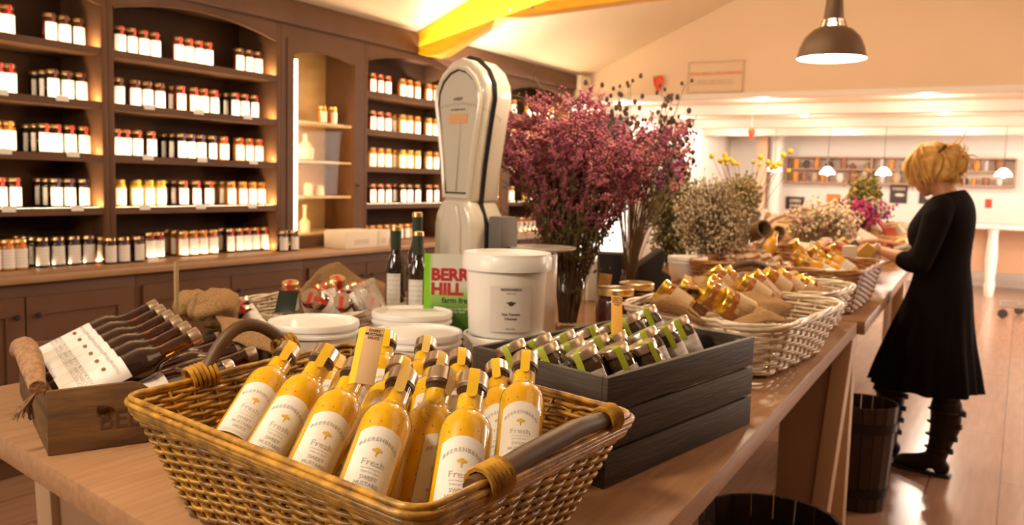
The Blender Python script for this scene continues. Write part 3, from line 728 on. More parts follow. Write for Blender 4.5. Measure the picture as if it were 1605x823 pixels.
for (cp, md, t, kind, roll, lab) in SP+SB:
    A, C = lean(cp, md, t*1.16, .121*KS)
    ax = (C-A).normalized(); base = A-ax*.068*KS
    inst(BK[kind], 'sauce_bottle', 'yellow mustard sauce bottle, '+lab, 'bottle', frame(base, ax, CAM-A, roll) @ M.Scale(KS, 4), 'mustard sauce bottles in the wicker basket')
# kraft paper sign standing among them
def sign_card(px0, px1, px2, px3, t0, t1, name, lines, label, m, inkm, size, clip=True):
    """card given by four picture corners (top-left, top-right, bottom-right, bottom-left)"""
    a, b, d = dep(*px0, t0), dep(*px1, t0), dep(*px3, t1)
    x = (b-a).normalized(); up = (a-d); up = (up-x*up.dot(x)); H = up.length; up.normalize(); y = up.cross(x); wd = (b-a).length
    mw = M(((x.x, y.x, up.x, d.x), (x.y, y.y, up.y, d.y), (x.z, y.z, up.z, d.z), (0, 0, 0, 1)))
    r = thing(name, label, 'sign', mw=mw)
    MB().box(0, wd, 0, .002, 0, H).build('card', m, r, bevel=.0004)
    for i, tx in enumerate(lines):
        o = put('lettering', text_mesh(tx, size, inkm, size*.02), r); o.location = (wd/2, -.0006, H-size*(1.0+i*.98))
    return r, wd, H
INKB = mat('marker_ink', (.06, .035, .02), .6)
r, wd, H = sign_card((560, 509), (589, 513), (585, 600), (556, 600), 1.11, 1.08, 'price_sign', ['SWEET', 'MUSTARD', 'SAUCE'], 'folded kraft card hand-lettered sweet mustard sauce standing in the wicker basket', mat('kraft_pale', (.66, .42, .22), .8), INKB, .0050)
MB().hexa([(-.010, .012, 0), (0, 0, 0), (0, .002, 0), (-.010, .014, 0)], [(-.010, .012, H), (0, 0, H), (0, .002, H), (-.010, .014, H)]).build('folded_flap', mat('yellow_seal', (0, 0, 0)), r, smooth=0)

# ------------------------------------------------------------------ grey crate with green-sealed jars
A_, B_, C_ = V((-.877, 1.351, TZ)), V((-.557, 1.262, TZ)), V((-.466, 1.806, TZ)); D_ = A_+(C_-B_)
cr = thing('wooden_crate', 'dark grey slatted wooden crate holding green-sealed jars beside the wicker basket', 'crate', B_); HC = .187
e1 = (A_-B_).normalized(); e2 = (C_-B_).normalized(); w1 = (A_-B_).length; w2 = (C_-B_).length
def L2(u, v, z): return e1*u+e2*v+V((0, 0, z))
def slat(u0, u1, v0, v1, z0, z1, nm='slat'):
    MB().hexa([L2(u0, v0, z0), L2(u0, v1, z0), L2(u1, v1, z0), L2(u1, v0, z0)][::-1], [L2(u0, v0, z1), L2(u0, v1, z1), L2(u1, v1, z1), L2(u1, v0, z1)][::-1]).build(nm, GREYW, cr, bevel=.0015)
th = .012
for k in range(3):
    z0 = .001+k*.0635; z1 = z0+.0585
    slat(0, th, 0, w2, z0, z1); slat(w1-th, w1, 0, w2, z0, z1)
    slat(th, w1-th, 0, th, z0, z1, 'end_slat'); slat(th, w1-th, w2-th, w2, z0, z1, 'end_slat')
for u, v in ((th, th), (w1-th-.02, th), (th, w2-th-.02), (w1-th-.02, w2-th-.02)): slat(u, u+.02, v, v+.02, .002, HC-.006, 'corner_post')
slat(th, w1-th, th, w2-th, .001, .01, 'base_board')
# raised bed of straw-coloured packing under the jars is out of sight; jars lean back to the far left corner
GJ = jar_kit('black', 'green', .031, .088, 'silver', .014)
GJ = [p for p in GJ if p[0] not in ('seal', 'label')]
GJB = MB().lathe([(.028, 0), (.031, .003), (.031, .058), (.029, .064), (.0262, .068), (.0262, .076)], 20).mesh('body', mat('dark_relish', (.045, .022, .006), .1, coat=.8))
GJL = MB().lathe([(.0275, .072), (.0290, .0725), (.0290, .086), (.0275, .088), (0, .0882)], 24, cap=False).mesh('lid', SILVER)
GLB = patch(.0316, -1.25, 1.25, .006, .046, .003, 10, PRINTL, 'label')
s = MB(); wd = .0062
pf = [(.004, .0888), (-.02, .0888), (-.0285, .0882), (-.0300, .086), (-.0300, .070), (-.0316, .060), (-.0322, .048)]
vs = []
for y, z in pf: vs += [(-wd, y, z), (wd, y, z)]
b0 = len(vs); vs += [(wd*math.cos(PI+q*PI/6), -.0323, .048+.005*math.sin(PI+q*PI/6)) for q in range(7)]
GSL = s.add(vs, [(i*2, i*2+2, i*2+3, i*2+1) for i in range(len(pf)-1)]+[tuple(range(b0, b0+7))]).mesh('seal_strip', mat('lime_seal', (.36, .40, .02), .45), smooth=50)
GK = [('body', GJB, []), ('lid', GJL, []), ('label', GLB, []), ('seal_strip', GSL, [])]
ROWN = ['front', 'middle', 'back']
LIDS = [[(908, 549), (961, 545), (1000, 541)], [(843, 545), (890, 538), (930, 531), (966, 527), (999, 520), (1030, 517), (1057, 503)], [(806, 540), (842, 531), (880, 526), (914, 518), (946, 512), (981, 498), (1008, 486)]]
RJ = []
for ri, rw in enumerate(LIDS):
    for i, (px, py) in enumerate(rw):
        zl = 1.103+(.012 if px > 970 and ri > 0 else 0)+(.004 if ri == 0 else 0)
        lid = hit(px, py, 'z', zl)
        ax = (V((-.50, -.12, 1)) if ri else V((-.42, -.2, 1))).normalized()
        RJ.append((lid-ax*.086, ax, ri, i))
for base, (b0_, ax, ri, i) in zip(spread([(q[0]+q[1]*.015, q[1]) for q in RJ], .0315, .062), RJ):
        base = base-ax*.015
        inst(GK, 'relish_jar', 'relish jar with lime seal, %s from left in %s row of grey crate' % (ORD[i], ROWN[ri]), 'jar', frame(base, ax, (.55, -1, .3), random.uniform(-.5, .5)), 'green-sealed jars in the grey crate')
sign_card((941, 461), (958, 463), (975, 540), (958, 541), 1.75, 1.66, 'price_sign', ['GREEN', 'TOMATO', 'PICKLE', '6.90'], 'narrow orange kraft tag with handwritten lines standing in the grey crate', mat('orange_kraft', (.80, .42, .06), .7), INKB, .0062)

# ------------------------------------------------------------------ white lidded tubs
TUBP = mat('tub_plastic', (.88, .84, .79), .4, coat=.25)
def tub(px, py, t, zl, H, r, label, taper=.9, lab=False):
    P = dep(px, py, t); k = (zl-1.4)/(P.z-1.4); P = CAM+(P-CAM)*k; z0 = zl-H
    o = thing('plastic_tub', label, 'tub', (P.x, P.y, z0+.0005), group='white lidded plastic tubs')
    MB().lathe([(r*taper*.88, 0), (r*taper*.9, .003), (r*.955, H-.022), (r*.955, H-.012)], 48).build('tub_body', TUBP, o)
    MB().lathe([(r*.96, H-.030), (r*.995, H-.0295), (r*.995, H-.024), (r*.97, H-.022), (r*.97, H-.016), (r, H-.014), (r, H-.004), (r*.985, H), (r*.93, H), (r*.915, H-.006), (r*.6, H-.0065), (0, H-.0065)], 48, cap=False).build('lid', WHITEP, o)
    return o, P
tub(492, 502, 2.03, 1.058, .157, .107, 'white lidded tub left of the others, behind the yellow bottles')
tub(646, 487, 2.30, 1.050, .149, .107, 'white lidded tub behind the front pair, beside the green poster')
tub(655, 518, 2.03, 1.047, .146, .104, 'white lidded tub in front of the green poster, behind the yellow bottles')
lowt, P0 = tub(792, 522, 2.17, 1.03, .129, .104, 'white tub underneath the tall labelled bucket')
bk = thing('chutney_bucket', 'tall white bucket with hot tomato chutney label, standing on a lower tub', 'tub', (P0.x, P0.y, 1.0305), group='white lidded plastic tubs'); HB = .198; r = .105
MB().lathe([(.088, 0), (.090, .003), (.099, HB-.03), (.099, HB-.012)], 56).build('tub_body', TUBP, bk)
MB().lathe([(.1, HB-.040), (.108, HB-.0395), (.109, HB-.012), (.1075, HB-.010), (.1065, HB), (.100, HB), (.098, HB-.008), (0, HB-.008)], 56, cap=False).build('lid', WHITEP, bk)
hdl = MB(); hdl.tube([(.107*math.cos(a), .107*math.sin(a), HB-.034-.02*math.sin((a))) for a in [PI*k/20 for k in range(21)]], .0025, 6); hdl.build('bail_handle', WHITEP, bk)
bk.rotation_euler.z = math.atan2(-P0.x, P0.y)+.12
rr = .0955
lb = patch(rr+.0012, -.52, .52, .018, .138, 0, 12, mat('bucket_label', (.70, .64, .60), .5)).copy(); lo = put('label', lb, bk)
def TB(tx, sz, z, b=0, sp=1.0):
    me = text_mesh(tx, sz, mat('ink_dark', (.06, .045, .04), .6), b, rr+.002, 1, spacing=sp).copy()
    for v in me.vertices: v.co.z += z
    me.name = 'printing'; put('printing', me, lo)
TB('BEERENBERG', .0085, .118, .0001); TB('FARM SHOP', .004, .109); TB('Hot Tomato', .0085, .060, .0002); TB('Chutney', .0085, .050, .0002); TB('Net 2.5kg', .0055, .026)
e = MB(); c_ = rr+.0022   # tomato emblem with a leafy calyx
for (x, z, r_, sq) in ((0, .085, .0062, .8), (-.0078, .0875, .003, .6), (.0078, .0875, .003, .6), (0, .089, .004, .5)):
    e.add([(c_*math.sin((x+r_*math.cos(q))/c_), -c_*math.cos((x+r_*math.cos(q))/c_), z+sq*r_*math.sin(q)) for q in [2*PI*k/12 for k in range(12)]], [tuple(range(12))])
put('emblem', e.mesh('emblem', mat('ink_dark', (0, 0, 0)), smooth=0), lo)
# ------------------------------------------------------------------ stencilled box of dark bottles on the left
u_ = V((.42, .907, 0)); v_ = V((-.907, .42, 0)); O_ = V((-1.43, .853, TZ))
bx = thing('wooden_box', 'aged wooden box with stencilled side and rope handle, full of dark sauce bottles', 'box', O_)
def B3(u, v, z): return u_*u+v_*v+V((0, 0, z))
UL, VL = .46, .50
prof = [(0, .115), (.14, .117), (.155, .112), (.18, .092), (.21, .076), (.25, .070), (.33, .070), (.38, .090), (.41, .112), (UL, .115)]
for v0, nm in ((0, 'side_panel'), (VL-.012, 'side_panel')):
    mb = MB(); mb.prism([B3(0, v0, .001), B3(UL, v0, .001)]+[B3(a, v0, z) for a, z in prof[::-1]], v_*.012); sp = mb.build(nm, BOXW, bx, bevel=.001)
    if v0 == 0:
        me = text_mesh('BEERENBERG', .048, mat('stencil_ink', (.075, .04, .02), .6), .0006, None, .95)
        o = put('stencil', me, sp); o.matrix_local = M(((u_.x, -v_.x*-1, 0, 0), (u_.y, v_.y, 0, 0), (0, 0, 1, 0), (0, 0, 0, 1)))
        o.matrix_local = M.Translation(u_*.215+V((0, 0, .05))-v_*.0006) @ M.Rotation(math.atan2(u_.y, u_.x), 4, 'Z')
for u0 in (0, UL-.012):
    mb = MB(); mb.hexa([B3(u0, .012, .001), B3(u0+.012, .012, .001), B3(u0+.012, VL-.012, .001), B3(u0, VL-.012, .001)], [B3(u0, .012, .112), B3(u0+.012, .012, .112), B3(u0+.012, VL-.012, .112), B3(u0, VL-.012, .112)]); mb.build('end_panel', BOXW, bx, bevel=.001)
mb = MB(); mb.hexa([B3(.012, .012, .001), B3(UL-.012, .012, .001), B3(UL-.012, VL-.012, .001), B3(.012, VL-.012, .001)], [B3(.012, .012, .01), B3(UL-.012, .012, .01), B3(UL-.012, VL-.012, .01), B3(.012, VL-.012, .01)]); mb.build('base_board', BOXW, bx, smooth=0)
ROPE = mat('jute_rope', (.42, .24, .13), .95, bump=(150, 1), noise=(90, (.26, .14, .07)))
pts = [B3(-.012+.0*k, .015+.36*k/12, .118+.035*math.sin(PI*k/12)+.004*random.random()) for k in range(13)]
rp = MB().tube(pts, [.014, .016, .019, .021, .022, .021, .022, .021, .02, .021, .019, .017, .014], 12).build('rope_handle', ROPE, bx)
mb = MB()
for k in range(26):
    a = random.uniform(-1, 1); p = B3(-.016, .012, .112); mb.tube([p, p+V((-.012*random.random()-.006, -.01+.012*a, -.012-.02*random.random())), p+V((-.02*random.random()-.01, -.012+.025*a, -.03-.022*random.random()))], .0011, 3)
mb.build('frayed_end', mat('frayed_jute', (.25, .14, .07), .9), rp)
# dark bottles
BG = glass('brown_glass', (.62, .32, .09), .05, 2.6)
BL = mat('dark_sauce', (.022, .008, .004), .12, coat=.7)
def dark_kit():
    R_ = .034
    out = [(.029, 0), (.033, .003), (R_, .008), (R_, .158), (.0325, .170), (.027, .182), (.020, .192), (.0165, .205), (.0152, .255), (.0155, .262)]
    gl = MB().lathe(out, 24, cap=False).mesh('glass_body', BG)
    sa = MB().lathe([(r-.0016, z+.002) for r, z in out[:7]]+[(.0145, .204), (0, .2045)], 24, cap=False).mesh('sauce', BL)
    cp = MB().lathe([(.0165, .258), (.0172, .2585), (.0172, .277), (.0162, .279), (0, .2792)], 24, cap=False).mesh('cap', SILVER)
    lb = patch(R_+.0006, -1.15, 1.15, .022, .135, 0, 16, mat('pale_bottle_label', (.84, .79, .77), .5)); c = R_+.0009
    G = mat('ink_grey', (0, 0, 0)); sub = []
    me = text_mesh('BEERENBERG', .0085, G, .0001, c).copy()
    for v in me.vertices: v.co.z += .118
    me.name = 'printing'; sub.append(('printing', me))
    e = MB(); e.add([(c*math.sin(.006*math.cos(q)/c), -c*math.cos(.006*math.cos(q)/c)-.0001, .100+.0042*math.sin(q)) for q in [2*PI*k/10 for k in range(10)]], [tuple(range(10))])
    sub.append(('emblem', e.mesh('emblem', mat('ink_rust', (.25, .10, .03), .6), smooth=0)))
    me = text_mesh('SMOKEY\nBARBECUE\nSAUCE', .0095, G, .0001, c).copy()
    for v in me.vertices: v.co.z += .062
    me.name = 'printing'; sub.append(('printing', me))
    return [('glass_body', gl, []), ('sauce', sa, []), ('cap', cp, []), ('label', lb, sub)]
DK = dark_kit()
ax = (u_*.9+V((0, 0, .43))-v_*.0).normalized()
grp = 'dark sauce bottles in the wooden box'
for k in range(6):
    b = O_+B3(.020, .052+.070*k, .066+.002*k)
    inst(DK, 'sauce_bottle', 'dark sauce bottle in wooden box, %s in labelled top layer from front' % ORD[k], 'bottle', frame(b, ax, V((.25, -.75, 1.0)), 0), grp)
for k in range(5):
    b = O_+B3(.145, .075+.075*k, .012+.034)-V((0, 0, .004)); a2 = (u_*.955+V((0, 0, .27))).normalized()
    if k > 0: inst(DK, 'sauce_bottle', 'dark sauce bottle in wooden box, %s in lower layer from front' % ORD[k-1], 'bottle', frame(b, a2, V((.25, -.4, -1.0)), 0), grp)
rr_ = ray(232, 624); t_ = ((O_+v_*.048-CAM).dot(v_))/rr_.dot(v_); A, C = lean((374, 571), (232, 618), t_, .19); a3 = (C-A).normalized()
inst(DK, 'sauce_bottle', 'dark sauce bottle lying lowest at the front edge of the wooden box', 'bottle', frame(A-a3*.105, a3, V((.1, -.75, 1.0)), -.2), grp)

# ------------------------------------------------------------------ cloth
def cloth(name, rows, m, parent=None, thick=.003, wr=.004, sub=2, seed=1):
    """cloth through rows of 3-D points, wrinkled, with thickness"""
    rnd = random.Random(seed); nr = len(rows); nc = len(rows[0])
    me = bpy.data.meshes.new(name); vs = [tuple(V(p)) for r_ in rows for p in r_]
    fs = [(i*nc+j, i*nc+j+1, (i+1)*nc+j+1, (i+1)*nc+j) for i in range(nr-1) for j in range(nc-1)]
    me.from_pydata(vs, [], fs)
    bm = bmesh.new(); bm.from_mesh(me)
    for _ in range(sub):
        bmesh.ops.subdivide_edges(bm, edges=bm.edges[:], cuts=1, use_grid_fill=True, smooth=.3)
    from mathutils import noise
    bm.normal_update()
    for v in bm.verts:
        n = noise.noise(v.co*14+V((seed, 0, 0)))*1.3+noise.noise(v.co*38+V((seed, 3, 0)))*.7
        v.co += v.normal*n*wr
    bm.normal_update()
    r_ = bmesh.ops.solidify(bm, geom=bm.faces[:], thickness=thick)
    bm.to_mesh(me); bm.free(); me.shade_smooth(); me.materials.append(m)
    return put(name, me, parent)
def D3(lst, t): return [dep(x, y, t+(dt[0] if dt else 0)) for x, y, *dt in lst]

# white wicker basket at the back left, its burlap lining standing up behind
q = [V((-1.95, 1.60, 1.03)), V((-1.56, 1.62, 1.02)), V((-1.53, 2.08, 1.03)), V((-1.93, 2.12, 1.035))]; cc = sum(q, V())/4
wicker('wicker_basket', 'white wicker basket with raised burlap lining behind the tubs on the left', 'basket', [V((cc.x+(p.x-cc.x)*.8, cc.y+(p.y-cc.y)*.8, TZ+.004)) for p in q], q, WKW, rows=12, stakes=36, rr=.12)
rows = [[dep(x, y, t) for x, y, t in r_] for r_ in (
 [(468, 492, 2.50), (500, 490, 2.56), (530, 488, 2.60), (570, 488, 2.62), (610, 488, 2.62), (650, 490, 2.58), (700, 500, 2.5)],
 [(470, 470, 2.56), (500, 455, 2.64), (532, 445, 2.68), (570, 460, 2.68), (610, 470, 2.66), (650, 478, 2.60), (700, 492, 2.52)],
 [(472, 452, 2.58), (500, 424, 2.66), (530, 413, 2.70), (562, 440, 2.70), (600, 446, 2.68), (640, 462, 2.62), (690, 480, 2.54)],
 [(476, 450, 2.60), (502, 421, 2.69), (532, 409, 2.73), (566, 437, 2.73), (602, 442, 2.71), (642, 459, 2.65), (692, 478, 2.57)],
 [(474, 470, 2.66), (500, 450, 2.74), (530, 440, 2.78), (566, 455, 2.78), (602, 462, 2.76), (642, 472, 2.70), (692, 486, 2.62)])]
tag(cloth('burlap_cloth', rows, BURLAP, wr=.006, seed=3), 'burlap lining peaked up behind the jars of the back left white basket', 'cloth')
JS = jar_kit('maroon', 'red', .026, .085, 'silver', .014); JA = jar_kit('amber', 'red', .026, .085, 'gold', .014)
grp = 'small red-sealed jars in the back left basket'
for i, (px, py, t, ax, k_) in enumerate((((388), 488, 2.28, (-.5, -.2, .7), 0), (392, 502, 2.22, (-.7, -.1, .5), 0), (456, 460, 2.45, (.1, -.2, 1), 1), (502, 468, 2.42, (-.6, -.3, .7), 1), (518, 462, 2.48, (-.5, .1, .8), 1),
      (489, 474, 2.36, (.4, -.6, .6), 0), (511, 478, 2.34, (-.3, -.7, .5), 0), (548, 470, 2.42, (-.6, -.2, .7), 0), (562, 462, 2.48, (-.4, .2, .8), 1), (540, 480, 2.36, (.3, -.7, .6), 0), (528, 452, 2.55, (.2, -.2, .9), 1), (580, 478, 2.42, (.6, -.5, .4), 0))):
    inst((JS, JA)[k_], 'jam_jar', 'small red-sealed jar tipped in back left white basket, %s from left end' % ORD[i], 'jar', frame(dep(px, py, t)-V(ax).normalized()*.05, ax, CAM-dep(px, py, t), random.uniform(-.6, .6)), grp)
a, b_ = dep(449, 452, 2.30), dep(480, 456, 2.30)
r, wd, H = sign_card((441, 455), (472, 456), (462, 492), (430, 490), 2.30, 2.26, 'slate_sign', [], 'small black slate sign leaning in the back left white basket', mat('slate_black', (.010, .018, .012), .35), INKB, .01)
inst([('glass_body', MB().lathe([(.03, 0), (.032, .004), (.032, .08), (.028, .085)], 20, cap=False).mesh('glass_body', glass('clear_jar', (.96, .95, .93), .03, 1.4, .25, (.8, .7, .6))), []),
      ('lid', MB().lathe([(.032, .085), (.035, .086), (.035, .093), (.03, .097), (0, .098)], 24, cap=False).mesh('lid', glass('clear_jar', (1, 1, 1))), [])],
     'clip_top_jar', 'clear glass jar tipped over at the right end of the back left basket', 'jar', frame(dep(592, 494, 2.30), (-.3, -.2, .75), None), None)
# burlap sack bundle and cane
def lump(name, c, sc, m, label, cat, seed=1, amp=.25, rz=0, par=None, n=32, k=18):
    from mathutils import noise
    mb = MB(); mb.ball((0, 0, 0), 1, n, k); me = mb.mesh(name, m, smooth=180)
    for v in me.vertices:
        d = 1+amp*noise.noise(v.co*1.4+V((seed*7.1, 0, 0)))+amp*.35*noise.noise(v.co*4+V((0, seed*3, 0)))
        v.co = V((v.co.x*sc[0], v.co.y*sc[1], v.co.z*sc[2]))*d
    o = put(name, me, par); o.location = c; o.rotation_euler.z = rz
    return tag(o, label, cat) if label else o
lump('burlap_sack', dep(338, 482, 2.13), (.06, .085, .048), BURLAP, 'puffed burlap sack behind the dark bottles, next to the cane', 'sack', 2, .28, .5)
lump('burlap_sack', dep(300, 478, 2.2), (.045, .05, .04), BURLAP, 'smaller burlap bundle left of the puffed sack, touching the cane', 'sack', 5, .25, .2)
rows = [[dep(x, y, t) for x, y, t in r_] for r_ in ([(335, 492, 2.08), (365, 500, 2.05), (400, 505, 2.0), (440, 520, 1.9)], [(345, 505, 2.0), (372, 512, 1.96), (405, 520, 1.9), (440, 535, 1.84)], [(350, 530, 1.9), (380, 540, 1.88), (410, 548, 1.85), (440, 555, 1.80)])]
tag(cloth('burlap_cloth', rows, BURLAP, wr=.008, seed=9), 'burlap spread between the bottle box and the left white tub', 'cloth')
a, b_ = hit(279, 560, 'z', .905), dep(276, 410, 1.98)
MB(); tag(MB().tube([V((b_.x, b_.y, .9)), V(b_)], .0055, 8).build('cane', mat('bamboo', (.38, .25, .11), .5)), 'thin bamboo cane standing upright behind the dark bottles', 'stick')

# ------------------------------------------------------------------ three dark bottles, poster, scale
def tall_bottle(px, t, ztop, H, label, cut=0, r=.03, green=True):
    P = dep(px, 420, t); z0 = ztop-H
    o = thing('sauce_bottle', label, 'bottle', (P.x, P.y, z0), group='dark bottles by the green poster')
    k = H/.25
    MB().lathe([(r*.9, 0), (r, .004), (r, .125*k), (r*.93, .142*k), (r*.6, .165*k), (r*.47, .18*k), (r*.45, .235*k)], 24, cap=False).build('glass_body', BL, o)
    MB().lathe([(r*.48, .183*k), (r*.52, .184*k), (r*.54, .236*k), (r*.5, .2365*k)], 20).build('neck_foil', mat('green_foil', (.02, .035, .015), .35, coat=.4), o)
    MB().lathe([(r*.5, .2366*k), (r*.56, .238*k), (r*.53, .249*k), (r*.4, .25*k)], 20).build('cap', GOLD, o)
    lb = patch(r+.0006, -.75, .75, .02*k, .115*k, 0, 10, PRINTL, 'label'); l = put('label', lb, o)
    o.rotation_euler.z = math.atan2(-P.x, P.y)-.25
    return o
tall_bottle(620, 2.62, 1.254, .262, 'dark bottle with gold cap, left one of the pair beside the green poster')
tall_bottle(655, 2.50, 1.248, .256, 'dark bottle with gold cap between its twin and the green poster')
tall_bottle(653, 2.72, 1.295, .300, 'taller dark green-necked bottle rising behind the pair near the poster')
# stands for the bottles and the clutter in the middle: a low covered riser
MB(); rz_ = MB(); rz_.box(-1.86, -1.50, 2.125, 2.48, TZ+.0005, .991)
tag(rz_.build('display_riser', BLACK, bevel=.003), 'low black riser under the dark gold-capped bottles', 'riser')
# green poster
a, b_ = dep(665, 398, 2.36), dep(752, 405, 2.36); x = V((b_.x-a.x, b_.y-a.y, 0)).normalized(); y = V((-x.y, x.x, 0)); Hh = a.z-TZ
mw = M(((x.x, y.x, 0, a.x), (x.y, y.y, 0, a.y), (0, 0, 1, TZ+.001), (0, 0, 0, 1)))
ps = thing('poster', 'green and white poster reading Berry Hill in red slab letters', 'poster', mw=mw)
def poster_mat():
    m = bpy.data.materials.new('poster_print'); m.use_nodes = True; nt = m.node_tree; b = nt.nodes['Principled BSDF']
    tc = nt.nodes.new('ShaderNodeTexCoord'); sp = nt.nodes.new('ShaderNodeSeparateXYZ'); nt.links.new(tc.outputs['Object'], sp.inputs[0])
    r = nt.nodes.new('ShaderNodeValToRGB'); e = r.color_ramp.elements
    e[0].position = .0; e[0].color = (.03, .10, .01, 1); e[1].position = 1; e[1].color = (.62, .62, .55, 1)
    k = e.new(.45); k.color = (.06, .20, .02, 1); k = e.new(.62); k.color = (.30, .50, .12, 1); k = e.new(.70); k.color = (.62, .62, .52, 1)
    mr = nt.nodes.new('ShaderNodeMath'); mr.operation = 'DIVIDE'; mr.inputs[1].default_value = Hh; nt.links.new(sp.outputs[2], mr.inputs[0]); nt.links.new(mr.outputs[0], r.inputs[0])
    r2 = nt.nodes.new('ShaderNodeValToRGB'); r2.color_ramp.elements[0].color = (1, 1, 1, 1); r2.color_ramp.elements[1].color = (0, 0, 0, 1); r2.color_ramp.elements[0].position = .014; r2.color_ramp.elements[1].position = .026; nt.links.new(sp.outputs[0], r2.inputs[0])
    mx = nt.nodes.new('ShaderNodeMixRGB'); nt.links.new(r2.outputs[0], mx.inputs[0]); nt.links.new(r.outputs[0], mx.inputs[1]); mx.inputs[2].default_value = (.22, .55, .02, 1)
    nt.links.new(mx.outputs[0], b.inputs['Base Color']); b.inputs['Roughness'].default_value = .35; return m
MB().box(0, .205, 0, .004, 0, Hh).build('board', poster_mat(), ps, smooth=0)
RED = mat('poster_red', (.42, .02, .03), .4)
def slab(tx, size, x0, z0):     # bold letters given slab feet
    me = text_mesh(tx, size, RED, .0022, None, 1.0, 'LEFT', .0002); o = put('lettering', me, ps); o.location = (x0, -.0008, z0)
slab('BERRY', .045, .020, Hh-.058); slab('HILL', .045, .020, Hh-.098)
me = text_mesh('farm fresh', .022, BLACK, .0003, None, 1, 'LEFT', .0002); o = put('lettering', me, ps); o.location = (.05, -.0008, Hh-.128)
me = text_mesh('grown in the hills\npicked by hand', .009, LABEL, 0, None, 1, 'LEFT', .0002); o = put('lettering', me, ps); o.location = (.06, -.0008, Hh-.155)

# vintage fan weighing scale
SCW = mat('cream_enamel', (.74, .66, .56), .25, coat=.7)
tS = 2.78
base = dep(733, 420, tS); base.z = TZ
ang = math.atan2(-base.x, base.y)   # faces the viewer
sc = thing('weighing_scale', 'tall vintage cream enamel weighing scale with fan-shaped dial and dark stripe', 'scale', base, ang-.78)
# silhouette (half widths of the dial head and body), depth is the cabinet's thickness
def zpx(y): return dep(733, y, tS).z-TZ
head = [(-.062, zpx(320)), (-.075, zpx(262)), (-.096, zpx(200)), (-.112, zpx(160)), (-.108, zpx(138)), (-.085, zpx(118)), (-.045, zpx(103)), (0, zpx(97)), (.045, zpx(103)), (.085, zpx(118)), (.108, zpx(138)), (.112, zpx(160)), (.096, zpx(200)), (.075, zpx(262)), (.062, zpx(320))]
D0, D1 = -.055, .075
MB().prism([(x, D0, z) for x, z in head], (0, D1-D0, 0)).build('dial_housing', SCW, sc, bevel=.018, seg=4)
inner = [(x*.80, z-.012 if z > 1 else z+.02) for x, z in head]; zc_ = zpx(200)
inner = [(x*.84, zc_+(z-zc_)*.88-.004) for x, z in head]
MB().prism([(x, D0-.002, z) for x, z in inner], (0, .003, 0)).build('dial_face', mat('dial_paper', (.60, .54, .46), .5), sc, smooth=0)
bez = MB(); bez.tube([(x, D0-.003, z) for x, z in inner], .009, 8, closed=True); bez.build('bezel', SCW, sc)
bez = MB(); bez.tube([(x*.93, D0-.003, zc_+(z-zc_)*.95) for x, z in inner], .0035, 6, closed=True); bez.build('bezel_gasket', BLACK, sc)
DI = mat('dial_ink', (.12, .07, .05), .6)
tick = MB(); 
for k in range(41):
    a_ = R(-33+66*k/40); ln_ = .014 if k % 5 == 0 else .008; o_ = (0, zpx(330)); R1 = zpx(165)-zpx(330)
    p0 = V((math.sin(a_)*R1, D0-.003, o_[1]+math.cos(a_)*R1)); p1 = V((math.sin(a_)*(R1-ln_), D0-.003, o_[1]+math.cos(a_)*(R1-ln_)))
    n_ = V((math.cos(a_), 0, -math.sin(a_)))*.0006
    tick.add([p0-n_, p0+n_, p1+n_, p1-n_], [(0, 1, 2, 3)])
tick.build('graduations', DI, sc, smooth=0)
MB().box(-.042, .042, D0-.0032, D0-.0026, zpx(197), zpx(182)).build('dial_window', mat('dial_orange', (.75, .40, .20), .5), sc, smooth=0)
for tx, sz, y in (('AVERY', .014, 160), ('TO WEIGH 20 KG', .008, 176)):
    o = put('lettering', text_mesh(tx, sz, DI, .0002), sc); o.location = (0, D0-.004, zpx(y))
ndl = MB(); ndl.add([(-.001, D0-.006, zpx(300)), (.001, D0-.006, zpx(300)), (.016, D0-.006, zpx(190)), (.0155, D0-.006, zpx(190))], [(0, 1, 2, 3)]); ndl.build('pointer', BLACK, sc, smooth=0)
st = MB(); st.tube([(x*1.0+.002, -.012, z+(.002 if i < 3 else 0)) for i, (x, z) in enumerate(head[6:])]+[(.058, -.012, zpx(312)), (.092, -.012, zpx(350)), (.093, -.012, .02)], .0085, 6); st.build('dark_stripe', BLACK, sc)
# body: bulging shoulders under the waist
body = [(-.085, 0), (-.088, .02), (-.088, zpx(352)), (-.080, zpx(335)), (-.066, zpx(322)), (-.055, zpx(312)), (.055, zpx(312)), (.066, zpx(322)), (.082, zpx(335)), (.090, zpx(352)), (.090, .02), (.087, 0)]
MB().prism([(x, -.075, z) for x, z in body], (0, .15, 0)).build('body_casting', SCW, sc, bevel=.02, seg=4)
MB().prism([(x*.5, -.085, .02+(z-.02)*.97) for x, z in body], (0, .02, 0)).build('front_boss', SCW, sc, bevel=.008, seg=3)
pan = MB(); pan.m = M.Translation((.23, .10, zpx(386))) @ M.Scale(.8, 4); pan.lathe([(.0, 0), (.115, 0), (.13, .008), (.132, .014), (.12, .012), (0, .008)], 28, cap=False); pan.build('weighing_pan', SCW, sc)
arm = MB(); arm.box(.19, .27, .07, .13, .01, zpx(388)); arm.build('pan_pedestal', SCW, sc, bevel=.01)
bxs = MB(); bxs.box(.105, .16, -.02, .06, zpx(400), zpx(336)); bxs.build('counterweight_box', mat('dull_grey', (.14, .12, .11), .5), sc, bevel=.006)

